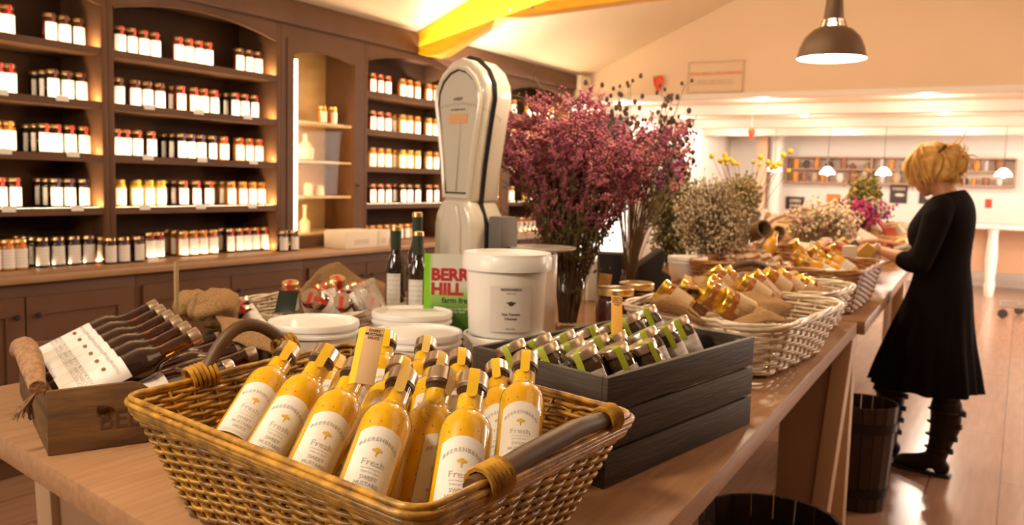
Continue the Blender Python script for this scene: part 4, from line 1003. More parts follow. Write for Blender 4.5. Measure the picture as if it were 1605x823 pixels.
# ------------------------------------------------------------------ flowers
def octa(mb, c, r, up=1.4):
    x, y, z = c; mb.add([(x+r, y, z), (x, y+r, z), (x-r, y, z), (x, y-r, z), (x, y, z+r*up), (x, y, z-r*up)], [(0, 1, 4), (1, 2, 4), (2, 3, 4), (3, 0, 4), (1, 0, 5), (2, 1, 5), (3, 2, 5), (0, 3, 5)])
def stemcurve(p0, p1, bend, n=6, rnd=random):
    p0, p1 = V(p0), V(p1); m_ = (p0+p1)/2+V(bend)
    return [p0*(1-u)**2+m_*2*u*(1-u)+p1*u*u for u in [i/n for i in range(n+1)]]
def jar_vase(px, t, H, r, label, m=None, zb=TZ, rows_=True):
    P = dep(px, 400, t)
    o = thing('glass_vase', label, 'vase', (P.x, P.y, zb+.0005))
    MB().lathe([(r*.92, 0), (r, .006), (r, H*.80), (r*.86, H*.88), (r*.86, H), (r*.82, H)], 28, cap=False).build('glass_body', m or glass('vase_glass', (.93, .88, .8), .05, 1.2), o)
    rg = MB(); 
    for k in range(3): rg.tube([(r*.88*math.cos(a), r*.88*math.sin(a), H*(.89+.035*k)) for a in [2*PI*q/20 for q in range(20)]], .0022, 5, closed=True)
    rg.build('screw_thread', m or glass('vase_glass', (1, 1, 1)), o)
    MB().lathe([(r*.88, .003), (r*.9, .006), (r*.9, .012)], 24).build('glass_foot', glass('thick_glass', (.8, .7, .6), .05, 1.6), o)
    return V((P.x, P.y, zb))
HEA = [mat('heather_pink', (.48, .135, .16), .8), mat('heather_mauve', (.36, .08, .15), .8), mat('heather_dusk', (.22, .055, .07), .8)]
STEM = mat('dry_stem', (.17, .10, .05), .8); DKST = mat('dark_stem', (.11, .065, .03), .8); GRN = mat('dull_green_leaf', (.13, .105, .035), .8)
P = jar_vase(893, 2.95, .20, .058, 'glass preserving jar crowded with stems, holding the large heather bunch')
hb = thing('heather_bouquet', 'large bunch of dried purple-pink heather in the glass jar right of the scale', 'flowers', P)
rnd = random.Random(4)
mbs = MB(); mbf = [MB(), MB(), MB()]; mbl = MB()
vx = R0.copy(); vy = V((-R0.y, R0.x, 0))
tips = []
for k in range(190):
    a = rnd.uniform(-1, 1); b_ = rnd.uniform(-1, 1)
    if a*a+b_*b_ > 1: continue
    w_ = rnd.uniform(.62, 1.0)
    top = vx*(a*.335-.01)*w_+vy*(b_*.26)*w_; hgt = .36+.44*w_*math.sqrt(max(.05, 1-(a*a)*.62-(b_*b_)*.4))+rnd.uniform(-.07, .03)
    if a > .25: hgt -= .02
    tips.append((top, hgt, a, b_))
for top, hgt, a, b_ in tips:
    r0 = V((a*.03, b_*.03, .02)); pts = stemcurve(r0, top+V((0, 0, hgt)), V((-top.x*.28, -top.y*.28, .05)), 9)
    mbs.tube(pts, .0017, 3, cap=False)
    for q in range(3, 10):
        p = pts[q]
        for s in range(3 if q > 6 else (2 if q > 4 else 1)):
            d = V((rnd.gauss(0, 1), rnd.gauss(0, 1), rnd.uniform(.2, 1.6))).normalized(); L = rnd.uniform(.03, .075)
            e = p+d*L; mbs.tube([p, e], .0009, 3, cap=False); mi = rnd.choice((0, 0, 1, 1, 2))
            if q < 5 or (q < 7 and rnd.random() < .45):
                for w2 in range(5): octa(mbl, p.lerp(e, w2/4)+V((rnd.gauss(0, .004), rnd.gauss(0, .004), 0)), .0042, 1.8)
            else:
                for w2 in range(11):
                    octa(mbf[mi], p.lerp(e, .15+.9*w2/10)+V((rnd.gauss(0, .0055), rnd.gauss(0, .0055), rnd.gauss(0, .004))), rnd.uniform(.0034, .006), 1.1)
mbs.build('stems', DKST, hb, smooth=0); mbl.build('leaves', GRN, hb, smooth=0)
for m_, b2, nm in zip(HEA, mbf, ('pink_florets', 'mauve_florets', 'dusky_florets')): b2.build(nm, m_, hb, smooth=0)
tw = MB()   # wiry twigs reaching out to the left
for (x1, y1, x2, y2) in ((745, 215, 800, 230), (738, 262, 800, 205), (752, 240, 800, 280), (745, 262, 800, 300), (832, 118, 850, 170), (810, 150, 850, 180), (720, 215, 790, 225), (755, 365, 850, 350), (760, 345, 860, 330), (800, 395, 870, 350)):
    p0, p1 = dep(x2+30, y2+20, 2.95)-P, dep(x1, y1, 2.9)-P; pts = stemcurve(p0, p1, (0, 0, .03), 7); tw.tube(pts, .0013, 3)
    for q in range(4, 8):
        for s in range(2): e = pts[q]+V((rnd.gauss(0, .014), rnd.gauss(0, .014), rnd.gauss(0, .016))); tw.tube([pts[q], e], .0009, 3); octa(tw, e, .0035)
tw.build('twigs', DKST, hb, smooth=0)
# seed-head stems with purple statice
P = jar_vase(987, 3.35, .17, .032, 'slim amber glass jar holding the seed-head stems beside the black props', glass('amber_vase', (.9, .7, .45), .05, 1.2))
sb = thing('seed_head_bouquet', 'tall dried stems with dark round seed heads rising right of the heather', 'flowers', P)
mbs = MB(); mbh = MB(); mbp = [MB(), MB()]
for k in range(62):
    px = rnd.choice((rnd.gauss(985, 22), rnd.gauss(1055, 16), rnd.gauss(1010, 50))); py = rnd.uniform(118, 250)+abs(px-1015)*.15
    if 1000 < px < 1040 and py < 190: py += 70
    tt = 3.35+rnd.uniform(-.16, .16); tip = dep(px, py, tt)-P
    pts = stemcurve((rnd.gauss(0, .008), rnd.gauss(0, .008), .03), tip, (-tip.x*.2, -tip.y*.2, .05), 9); mbs.tube(pts, .0014, 3, cap=False)
    for q in range(6, 10):
        for s in range(2):
            e = pts[q]+V((rnd.gauss(0, .028), rnd.gauss(0, .028), rnd.gauss(.012, .024))); mbs.tube([pts[q], e], .0008, 3, cap=False); mbh.ball(e, rnd.uniform(.006, .0095), 7, 5, (1, 1, 1.35))
for k in range(70):
    px = rnd.uniform(955, 1068); py = rnd.uniform(205, 300)-abs(px-1010)*-.05; tt = 3.3+rnd.uniform(-.15, .15); p = dep(px, py, tt)-P
    if k < 55: mbs.tube([V((0, 0, .1)), V((p.x*.35, p.y*.35, p.z*.6)), p], .0012, 3, cap=False)
    d = V((rnd.gauss(0, .6)+ (px-1010)/60*vx.x, rnd.gauss(0, .6)+(px-1010)/60*vx.y, 1)).normalized(); mi = rnd.randint(0, 1)
    for q in range(26): octa(mbp[mi], p+d*q*.0032+V((rnd.gauss(0, .008), rnd.gauss(0, .008), rnd.gauss(0, .008))), rnd.uniform(.003, .0055), 1.4)
mbs.build('stems', STEM, sb, smooth=0); SHO = mbh.build('seed_heads', mat('seed_brown', (.07, .04, .025), .8), sb); mbp[0].build('purple_florets', mat('statice_purple', (.26, .05, .16), .8), sb, smooth=0); mbp[1].build('plum_florets', HEA[0], sb, smooth=0)
SHO['kind'] = 'stuff'
def bush(name, label, P, cx, cy, rx, ry, t, n, cols, leafr=.004, base=.1, dep_r=None, stem=STEM, nb=7, cat='flowers', spread=.012):
    o = thing(name, label, cat, P); mbs = MB(); mm = [MB() for _ in cols]; dr = dep_r or rx/FPX*t
    for k in range(n):
        a = rnd.uniform(0, 2*PI); q = math.sqrt(rnd.random()); px, py = cx+rx*q*math.cos(a), cy-ry*q*math.sin(a)
        tip = dep(px, py, t+rnd.uniform(-dr, dr))-P
        pts = stemcurve((rnd.gauss(0, .008), rnd.gauss(0, .008), base), tip, (-tip.x*.22, -tip.y*.22, .02), 6); mbs.tube(pts, .0012, 3, cap=False); i = rnd.randrange(len(cols))
        for s in range(nb):
            e = tip+V((rnd.gauss(0, spread), rnd.gauss(0, spread), rnd.gauss(0, spread*1.3))); mbs.tube([pts[5], e], .0006, 3, cap=False)
            octa(mm[i], e, rnd.uniform(.7, 1.3)*leafr)
    mbs.build('stems', stem, o, smooth=0)
    for i, c in enumerate(cols): mm[i].build('blooms' if i else 'foliage', c, o, smooth=0)['kind'] = 'stuff'
    return o
P = jar_vase(1046, 4.5, .14, .045, 'dark glass jar under the green dried bunch', glass('dark_vase', (.3, .2, .1), .05, 1))
bush('dried_foliage_bouquet', 'dark green dried foliage bunch left of the pale flower bouquet', P, 1058, 335, 38, 70, 4.5, 240, (mat('olive_leaf', (.15, .15, .045), .8), mat('dark_leaf', (.055, .06, .022), .8), mat('pale_olive', (.30, .28, .10), .8)), .007, .1, nb=9, spread=.022)
P = jar_vase(1118, 4.2, .15, .05, 'glass jar holding the pale gypsophila bunch')
bush('gypsophila_bouquet', 'pale cream dried gypsophila bunch in the middle of the island', P, 1113, 345, 52, 58, 4.2, 260, (mat('gyp_cream', (.62, .52, .34), .8), mat('gyp_white', (.78, .68, .50), .8), mat('gyp_tan', (.36, .27, .15), .8)), .0048, .1, nb=12, spread=.024)
P = jar_vase(1163, 5.4, .2, .06, 'glass vase of yellow button flowers behind the gypsophila')
b_ = bush('craspedia_bouquet', 'yellow button flowers on long stems above a brown dried bunch', P, 1163, 305, 26, 26, 5.4, 110, (mat('brown_bloom', (.30, .19, .08), .8), mat('olive_leaf', (0, 0, 0))), .009, .1, nb=6, spread=.02)
ys = MB(); CY_ = mat('craspedia_yellow', (.72, .45, .02), .8)
for (x, y) in ((1116, 245), (1129, 252), (1136, 243), (1138, 250), (1145, 250), (1150, 255), (1157, 257), (1138, 257), (1181, 254), (1192, 246), (1191, 258), (1204, 254), (1213, 258), (1221, 257), (1228, 243), (1239, 237), (1217, 262), (1210, 263), (1236, 268)):
    p = dep(x, y, 5.4+rnd.uniform(-.1, .1))-P; b9 = MB(); b9.ball(p, rnd.uniform(.012, .02), 8, 6); b9.build('button_flower', CY_, b_); ys.tube(stemcurve((0, 0, .12), p, (-p.x*.2, -p.y*.2, 0), 5), .002, 3)
ys.build('long_stems', STEM, b_)
# ------------------------------------------------------------------ middle of the island
def wbox(name, label, cat, px, py0, py1, t, w_, d_, m, rz=.0, group=None, z0=None):
    """box standing where a picture column meets the table, top and foot from the picture"""
    a = dep(px, py0, t); z0 = TZ+.0008 if z0 is None else z0
    o = thing(name, label, cat, (a.x, a.y, z0), rz, group); MB().box(-w_/2, w_/2, -d_/2, d_/2, 0, a.z-z0).build('card_body', m, o, bevel=.004); return o
CARD = mat('white_card', (0, 0, 0)); CARDP = mat('pale_carton', (.78, .66, .52), .7)
wbox('carton', 'white carton between the labelled bucket and the heather jar', 'box', 918, 405, 500, 3.75, .20, .14, CARDP, -.4)
big = [('body', MB().lathe([(.044, 0), (.048, .004), (.048, .118), (.045, .128), (.040, .132), (.040, .136)], 28).mesh('body', mat('jam_maroon', (0, 0, 0))), []),
       ('lid', MB().lathe([(.043, .134), (.046, .1345), (.046, .150), (.043, .1525), (0, .153)], 28, cap=False).mesh('lid', GOLD), []),
       ('label', patch(.0486, -.8, .8, .012, .092, 0, 12, PRINTL, 'label'), [])]
for k, (px, t, lb, rz) in enumerate(((964, 2.62, 'large dark red preserve jar behind the grey crate, left one of two', 1.35), (997, 2.78, 'large dark red preserve jar behind the grey crate, right one of two', 1.2))):
    a = dep(px, 470, t); inst(big, 'preserve_jar', lb, 'jar', M.Translation((a.x, a.y, TZ+.001)) @ M.Scale(1.22, 4) @ M.Rotation(rz, 4, 'Z'), 'large preserve jars behind the crate')
r, wd, H = sign_card((922, 425), (942, 428), (944, 505), (928, 505), 2.95, 2.95, 'price_sign', [], 'plain orange kraft card between the heather jar and the dark red jars', KRAFT, INKB, .01)
def wedge(name, label, pts, t, thick, m):
    a = [dep(x, y, t) for x, y in pts]; n = V((F_.x, F_.y, 0)).normalized()*thick
    return tag(MB().prism(a, n).build(name, m, bevel=.006), label, 'display prop')
wedge('velvet_block', 'dark square velvet block left of the amber seed-head jar', [(940, 500), (940, 397), (984, 399), (984, 500)], 3.52, .12, mat('black_velvet', (.018, .012, .012), .9))
wedge('velvet_wedge', 'black sloping velvet wedge right of the amber seed-head jar', [(1002, 500), (1002, 418), (1040, 391), (1044, 400), (1038, 425), (1052, 432), (1052, 500)], 3.4, .14, mat('black_velvet', (0, 0, 0)))
r, wd, H = sign_card((1048, 420), (1066, 427), (1080, 465), (1062, 470), 3.1, 3.05, 'price_sign', [], 'small orange kraft tag at the left end of the cream wicker basket', KRAFT, INKB, .008)
tub(1078, 402, 4.9, TZ+.18, .18, .09, 'small white lidded tub between the two dried bunches')
# cream wicker baskets along the front edge
def cream(q, zr, label, m=WKW, rows=11, stakes=34, rr=.14, sh=.78, rim=.009):
    q = [V(p) for p in q]; cc = sum(q, V())/4; cc.z = 0
    b = [V((cc.x+(p.x-cc.x)*sh, cc.y+(p.y-cc.y)*sh, TZ+.004)) for p in q]
    return wicker('wicker_basket', label, 'basket', b, [V((p.x, p.y, p.z if p.z else zr)) for p in q], m, rows=rows, stakes=stakes, rr=rr, rim=rim, rs=.005, amp=.005)
cream([(-.50, 2.14, 1.045), (-.44, 2.83, 1.05), (-.93, 2.90, 1.055), (-.98, 2.22, 1.055)], 0, 'cream wicker basket of gold-lidded jars right behind the grey crate')
cream([(-.52, 2.93, 1.05), (-.50, 3.40, 1.05), (-.97, 3.46, 1.05), (-1.0, 2.99, 1.05)], 0, 'second cream wicker basket wrapped in burlap, behind the first')
WB3 = cream([(-.525, 3.56, 1.075), (-.53, 4.30, 1.075), (-1.25, 4.42, 1.07), (-1.25, 3.60, 1.07)], 0, 'wide brown wicker basket of honey jars beyond the cream ones', WKB, 16, 44, .12, .88)[0]
cream([(-.66, 4.85, 1.08), (-.70, 5.5, 1.08), (-1.3, 5.5, 1.08), (-1.3, 4.85, 1.08)], 0, 'brown wicker basket of packets in front of the woman', WKB, 12, 34, .12)
J1 = jar_kit('amber', 'yellow', .036, .095, 'goldy', .016); J2 = jar_kit('orange', 'yellow', .036, .095, 'goldy', .016); J3 = jar_kit('maroon', 'yellow', .036, .095, 'goldy', .016)
TAN = patch(.0368, -.95, .95, .012, .062, 0, 8, mat('tan_label', (.66, .46, .27), .6), 'label'); JN = [[(('label', TAN, []) if p[0] == 'label' else p) for p in j if p[0] != 'seal'] for j in (J1, J2, J1)]
grp = 'gold-lidded jars in the first cream basket'; wr = ['lower left', 'second from left', 'front centre', 'front right', 'upper left', 'upper middle', 'middle', 'centre', 'behind centre', 'right of centre', 'right', 'far right', 'back right']
J_ = ((1040, 458, 2.50, (-.75, -.2, .55), 0), (1062, 462, 2.52, (-.75, -.3, .5), 1), (1105, 462, 2.45, (-.8, -.5, .5), 2), (1128, 474, 2.40, (-.8, -.6, .5), 2), (1115, 432, 2.70, (-.6, -.2, .8), 0),
      (1143, 434, 2.75, (-.6, -.3, .8), 1), (1120, 446, 2.6, (-.7, -.3, .7), 1), (1146, 452, 2.58, (-.75, -.4, .6), 0), (1168, 440, 2.72, (-.6, -.2, .8), 2), (1178, 444, 2.8, (-.6, -.4, .7), 1), (1196, 440, 2.85, (-.7, -.4, .6), 0), (1218, 440, 2.95, (-.7, -.4, .6), 1))
for (px, py, t, ax, k_), i, bs in zip(J_, range(99), spread([(dep(q[0], q[1]-4, q[2])-V(q[3]).normalized()*.075, q[3]) for q in J_], .042, .055)):
    bs = bs-V(ax).normalized()*.025; inst(JN[k_], 'preserve_jar', 'gold-lidded jar tilted in first cream basket, %s' % wr[i], 'jar', frame(bs, ax, V((.4, -1, .8)), random.uniform(-.5, .5)) @ M.Scale(1.15, 4), grp)
def flap(pts_rows, label, seed, wr_=.008, cat='cloth', m=None):
    rows = [[dep(x, y, t) for x, y, t in r_] for r_ in pts_rows]; return tag(cloth('burlap_cloth', rows, m or BURLAP, wr=wr_, seed=seed), label, cat)
flap([[(1022, 470, 2.35), (1045, 462, 2.32), (1075, 478, 2.28), (1098, 500, 2.22)], [(1020, 476, 2.30), (1048, 474, 2.26), (1078, 488, 2.22), (1100, 506, 2.2)], [(1030, 488, 2.30), (1050, 490, 2.28), (1080, 500, 2.24), (1104, 512, 2.22)]], 'burlap lip over the near left rim of the first cream basket', 11)
flap([[(1085, 442, 2.62), (1100, 432, 2.66), (1135, 455, 2.52), (1160, 468, 2.5)], [(1090, 448, 2.56), (1120, 460, 2.46), (1150, 470, 2.42), (1205, 455, 2.60)], [(1130, 470, 2.44), (1160, 482, 2.34), (1200, 480, 2.40), (1232, 468, 2.55)], [(1150, 500, 2.36), (1180, 498, 2.33), (1215, 495, 2.38), (1240, 488, 2.5)]], 'burlap folded across the middle of the first cream basket', 12, .014)
flap([[(1150, 505, 2.30), (1180, 488, 2.32), (1186, 480, 2.36), (1215, 500, 2.36)], [(1152, 506, 2.24), (1185, 496, 2.25), (1200, 486, 2.28), (1232, 504, 2.30)], [(1160, 509, 2.22), (1190, 506, 2.22), (1215, 506, 2.24), (1238, 506, 2.28)]], 'pointed burlap corner lying on the front rim of the first cream basket', 13, .006)
flap([[(1205, 440, 3.0), (1235, 448, 2.95), (1262, 452, 2.95), (1300, 452, 3.05)], [(1215, 452, 2.9), (1240, 462, 2.85), (1268, 466, 2.88), (1302, 460, 3.0)], [(1225, 470, 2.85), (1250, 482, 2.82), (1275, 480, 2.86), (1300, 475, 2.95)], [(1262, 500, 2.86), (1270, 505, 2.86), (1282, 500, 2.9), (1292, 495, 2.95)]], 'burlap draped over the second cream basket', 14, .012)
J_ = ((1222, 438, 3.15, (-.5, -.5, .8), 0), (1246, 440, 3.2, (-.6, -.4, .7), 1), (1206, 430, 3.25, (-.4, -.2, .9), 2), (1262, 446, 3.25, (-.5, -.6, .6), 2), (1238, 430, 3.35, (-.2, -.2, 1), 0))
for (px, py, t, ax, k_), i, bs in zip(J_, range(99), spread([(dep(q[0], q[1], q[2])-V(q[3]).normalized()*.075, q[3]) for q in J_], .037, .06)):
    inst(JN[k_], 'preserve_jar', 'gold-lidded jar in the burlap-wrapped second cream basket, %s from left' % ORD[(1, 3, 0, 4, 2)[i]], 'jar', frame(bs-V(ax).normalized()*.015, ax, V((.4, -1, .8)), random.uniform(-.5, .5)), 'gold-lidded jars in the second cream basket')
MB(); 
b_ = MB(); b_.tube([dep(x, y, t)-WB3.location for x, y, t in ((1140, 424, 3.4), (1155, 416, 3.4), (1178, 412, 3.42), (1200, 418, 3.5), (1225, 430, 3.6), (1250, 440, 3.7))], .013, 8)
b_.build('handle', WOODH, WB3)
# silver-lidded small jars heaped and honey bottles in the brown basket
JSm = jar_kit('orange', 'red', .028, .06, 'silver', .013); JSm = [p for p in JSm if p[0] in ('body', 'lid', 'label')]; n_ = 0
for rw, (y0, t, xs) in enumerate(((424, 3.75, (1130, 1146, 1163, 1180, 1197, 1214, 1231)), (413, 3.95, (1136, 1152, 1169, 1186, 1203, 1220, 1237)), (402, 4.15, (1142, 1158, 1174, 1190, 1207, 1224)), (393, 4.3, (1160, 1177, 1194)))):
    for i, x in enumerate(xs):
        c_ = dep(x, y0+rnd.uniform(-2, 3), t); inst(JSm, 'small_jar', 'small silver-lidded jar in the heap by the honey bottles, %s in %s row' % (ORD[i], ORD[rw]), 'jar', frame(c_-V((0, 0, .05)), (rnd.uniform(-.5, .1), rnd.uniform(-.5, .1), 1), V((.3, -1, .3)), rnd.uniform(-1, 1)), 'small silver-lidded jars heaped on the island'); n_ += 1
tag(MB().prism([V((-1.82, 3.52, TZ+.0008)), V((-1.29, 3.52, TZ+.0008)), V((-1.29, 4.05, TZ+.0008)), V((-1.40, 4.40, TZ+.0008)), V((-1.82, 4.40, TZ+.0008))], (0, 0, .085)).build('display_riser', WKB, bevel=.01), 'low woven riser under the heap of silver-lidded jars', 'riser')
HON = mat('honey', (.80, .40, .02), .2, coat=.7)
hk = [('body', MB().lathe([(.024, 0), (.028, .004), (.028, .075), (.022, .09), (.018, .10), (.018, .108)], 18).mesh('body', HON), []), ('lid', MB().lathe([(.020, .105), (.021, .106), (.021, .122), (.018, .124)], 16).mesh('lid', GOLD), []), ('label', patch(.0286, -1, 1, .015, .06, 0, 8, PRINTL, 'label'), [])]
J_ = ((1262, 405, 4.1, (-.4, -.3, .8)), (1275, 418, 3.95, (-.7, -.2, .6)), (1290, 412, 4.1, (-.6, -.4, .7)), (1300, 425, 3.95, (-.8, -.2, .5)), (1312, 432, 3.9, (-.8, -.4, .5)), (1285, 430, 3.85, (-.8, -.3, .4)), (1330, 425, 4.1, (-.7, -.3, .6)), (1318, 412, 4.2, (-.5, -.2, .8)), (1322, 420, 4.05, (-.8, .1, .5)), (1268, 434, 3.85, (-.7, -.5, .5)))
for (px, py, t, ax), i, bs in zip(J_, range(99), spread([(dep(q[0], q[1], q[2])-V(q[3]).normalized()*.035, q[3]) for q in J_], .036, .07)):
    inst(hk, 'honey_bottle', 'golden honey bottle tilted in the wide brown basket, %s as counted' % ORD[i], 'bottle', frame(bs-V(ax).normalized()*.02, ax, V((.4, -1, .6)), 0) @ M.Scale(1.25, 4), 'honey bottles in the brown basket')
# rolled felt, clay pot, amber bottle, vases
for k, (x0, y0, x1, y1, r_, lb) in enumerate(((1162, 372, 1198, 358, .045, 'brown felt roll with open end left of the orange bottle'), (1192, 398, 1222, 362, .035, 'second felt roll standing slanted beside the first roll'))):
    a, b2 = dep(x0, y0, 4.6+.1*k), dep(x1, y1, 4.4+.1*k); o = thing('felt_roll', lb, 'roll', a); d_ = b2-a
    mb = MB(); mb.m = frame((0, 0, 0), d_); mb.lathe([(r_*.8, 0), (r_, .005), (r_*1.02, d_.length), (r_*.85, d_.length+.001), (r_*.8, .03), (0, .03)], 24, cap=False); mb.build('felt', mat('brown_felt', (.26, .17, .10), .95), o)
a = dep(1190, 398, 4.65); tag(put('carton', MB().box(-.20, .12, -.12, .16, 0, a.z-TZ-.035).mesh('carton', CARDP, bevel=.004), mw=M.Translation((a.x, a.y+.02, TZ+.001))), 'low pale carton propping up the felt rolls', 'box')
a = dep(1206, 395, 4.3); tag(MB().lathe([(.03, 0), (.034, .005), (.034, .08), (.02, .11), (.014, .12), (.014, .15)], 18, (0, 0, 0)).build('honey_bottle', HON), 'slanted orange bottle between felt rolls and clay pot', 'bottle'); bpy.data.objects['honey_bottle'] if False else None
COL.objects[-1].matrix_world = frame(dep(1200, 402, 4.3), dep(1216, 366, 4.35)-dep(1200, 402, 4.3))
a = dep(1238, 385, 4.75); tag(put('clay_pot', MB().lathe([(.055, 0), (.06, .005), (.082, .12), (.088, .125), (.088, .15), (.08, .15), (.072, .10)], 28).mesh('clay_pot', mat('terracotta', (.42, .20, .09), .8)), mw=M.Translation((a.x, a.y, TZ+.001))), 'terracotta pot between the orange bottle and the glass vase', 'pot')
a = dep(1157, 360, 4.45); o = thing('glass_cylinder', 'tall clear glass cylinder beside the pale gypsophila', 'jar', (a.x, a.y, TZ+.001))
MB().lathe([(.06, 0), (.065, .004), (.065, .30), (.055, .33), (.055, .34)], 28, cap=False).build('glass_body', glass('milky_glass', (.95, .93, .9), .05, 1.6, .22, (.85, .8, .72)), o)
P = jar_vase(1263, 4.75, .17, .045, 'glass vase in front of the white dried flower mass')
bush('white_flower_mass', 'wide drift of white dried flowers above the glass vase', P, 1290, 352, 46, 20, 5.0, 230, (mat('gyp_white', (0, 0, 0)), mat('gyp_cream', (0, 0, 0)), mat('pink_dry', (.6, .35, .28), .8)), .009, .12, nb=10, spread=.03)
P = V(dep(1353, 345, 5.9)); P.z = TZ+.12
bush('mixed_bouquet', 'gold and green dried bouquet in the handled basket below the posters', P, 1354, 306, 20, 18, 5.9, 90, (mat('gold_green', (.60, .40, .10), .8), mat('olive_leaf', (0, 0, 0))), .012, 0, nb=8, spread=.03)
bush('statice_bouquet', 'magenta and violet dried sprigs below the gold bouquet', P, 1352, 332, 42, 14, 5.8, 80, (mat('magenta', (.55, .05, .20), .8), mat('violet', (.16, .06, .25), .8), mat('gyp_cream', (0, 0, 0))), .010, 0, nb=7, spread=.025)
q = [(-1.02, 5.62, 1.05), (-1.02, 6.2, 1.05), (-1.5, 6.2, 1.05), (-1.5, 5.62, 1.05)]
hbk = cream(q, 0, 'handled brown basket holding the colourful bouquets', WKB, 9, 30, .18)[0]
c0 = V((-1.26, 5.9, 1.04))-V(hbk.location); mb = MB(); mb.tube([c0+vx*.27*math.cos(a)+V((0, 0, .20*math.sin(a))) for a in [PI*k/16 for k in range(17)]], .011, 8); mb.build('handle', WKB, hbk)
# packets, tags and ribbons heaped on the far half of the island
PK = [mat('packet_white', (.80, .72, .62), .6), mat('packet_kraft', (.52, .32, .16), .8), mat('packet_red', (.55, .09, .04), .6), mat('packet_yellow', (.72, .46, .12), .6), mat('packet_dark', (.08, .045, .03), .6), mat('packet_pink', (.72, .42, .34), .6)]
CN = ['white', 'kraft', 'red', 'yellow', 'dark', 'pink']; MAT4 = {}
SPOT = ['left of the heap', 'middle of the heap', 'right of the heap']
def heap(name, cat, n, x0, x1, y0, y1, zt, sz, desc, grp, seed):
    rr = random.Random(seed); cnt = {}
    for k in range(n):
        px = x0+(x1-x0)*(k+.5)/n+rr.uniform(-8, 8); u = rr.random(); py = y0+(y1-y0)*u; ci = rr.choice((0, 0, 1, 1, 2, 3, 4, 5, 0))
        key = (name, ci)
        if key not in MAT4:
            if name == 'packet': me = MB().lathe([(.001, -.05), (.035, -.046), (.04, 0), (.035, .046), (.001, .05)], 4, sx=1, sy=.35, a0=PI/4).mesh(name, PK[ci], smooth=60)
            else: me = MB().lathe([(.024, 0), (.026, .003), (.026, .05), (.022, .056), (.022, .07), (.024, .07), (.024, .08), (.02, .082)], 14).mesh(name, PK[ci])
            MAT4[key] = me
        cnt[ci] = cnt.get(ci, 0)+1
        c_ = hit(px, py, 'z', zt)+V((0, 0, .022)); o = put(name, MAT4[key]); ax = V((rr.gauss(0, .6), rr.gauss(0, .6), 1)).normalized(); s_ = sz*rr.uniform(.8, 1.25)
        o.matrix_world = frame(c_-ax*.03, ax, V((rr.gauss(.2, .5), -1, .3)), rr.uniform(-1, 1)) @ M.Scale(s_, 4)
        tag(o, '%s %s %s, %s of that colour from left' % (CN[ci], name.replace('_', ' '), desc, ORD[cnt[ci]-1]), cat, grp)
heap('packet', 'packet', 26, 1285, 1425, 384, 402, 1.085, 1.05, 'heaped in the brown basket before the woman', 'packets in the brown basket', 3)
heap('spice_jar', 'jar', 24, 1270, 1410, 361, 368, 1.1, 1.0, 'on the far half of the island', 'small jars on the far half of the island', 5)
heap('packet', 'packet', 22, 1375, 1432, 357, 370, 1.1, 1.3, 'piled by the woman\'s hands', 'packets by the woman', 8)
heap('spice_jar', 'jar', 16, 1165, 1255, 347, 356, 1.1, 1.2, 'standing far behind the felt rolls', 'small jars behind the felt rolls', 9)
heap('packet', 'packet', 12, 1255, 1330, 388, 400, 1.07, .9, 'between glass vase and honey bottles', 'packets near the glass vase', 10)
for x0, x1, y0, y1, h_, lb in ((-1.42, -.70, 6.25, 8.7, .197, 'kraft riser under the jars and packets at the far end of the island'), (-2.19, -1.52, 6.72, 8.7, .197, 'low kraft riser behind the felt rolls')):
    tag(MB().box(x0, x1, y0, y1, TZ+.0008, TZ+h_).build('display_riser', KRAFT, bevel=.006), lb, 'riser')
flap([[(1290, 372, 5.3), (1330, 368, 5.4), (1370, 372, 5.5), (1400, 385, 5.4)], [(1295, 385, 5.0), (1335, 382, 5.1), (1372, 388, 5.2), (1410, 398, 5.1)], [(1318, 400, 4.8), (1345, 402, 4.8), (1380, 408, 4.9), (1415, 405, 5.0)]], 'burlap laid over the packets before the woman', 21, .02)
flap([[(1335, 404, 4.9), (1360, 400, 5.0), (1385, 396, 5.1), (1410, 392, 5.1)], [(1338, 412, 4.8), (1362, 410, 4.85), (1388, 408, 4.95), (1414, 404, 5.0)]], 'folded khaki cloth on the rim of the far brown basket', 22, .015)
for k, (x0, y0, x1, y1, lb) in enumerate(((1278, 392, 1262, 372, 'white ribbon-tied card slanting left by the glass vase'), (1300, 396, 1278, 366, 'pink-white swing tag slanting beside the glass vase'), (1372, 378, 1345, 362, 'white gift card leaning near the handled basket'))):
    a, b2 = dep(x0, y0, 4.8), dep(x1, y1, 4.9); o = tag(put('gift_card', MB().box(-.022, .022, -.002, .002, 0, (b2-a).length).mesh('gift_card', PK[0 if k != 1 else 5], smooth=0)), lb, 'card'); o.matrix_world = frame(a, b2-a)

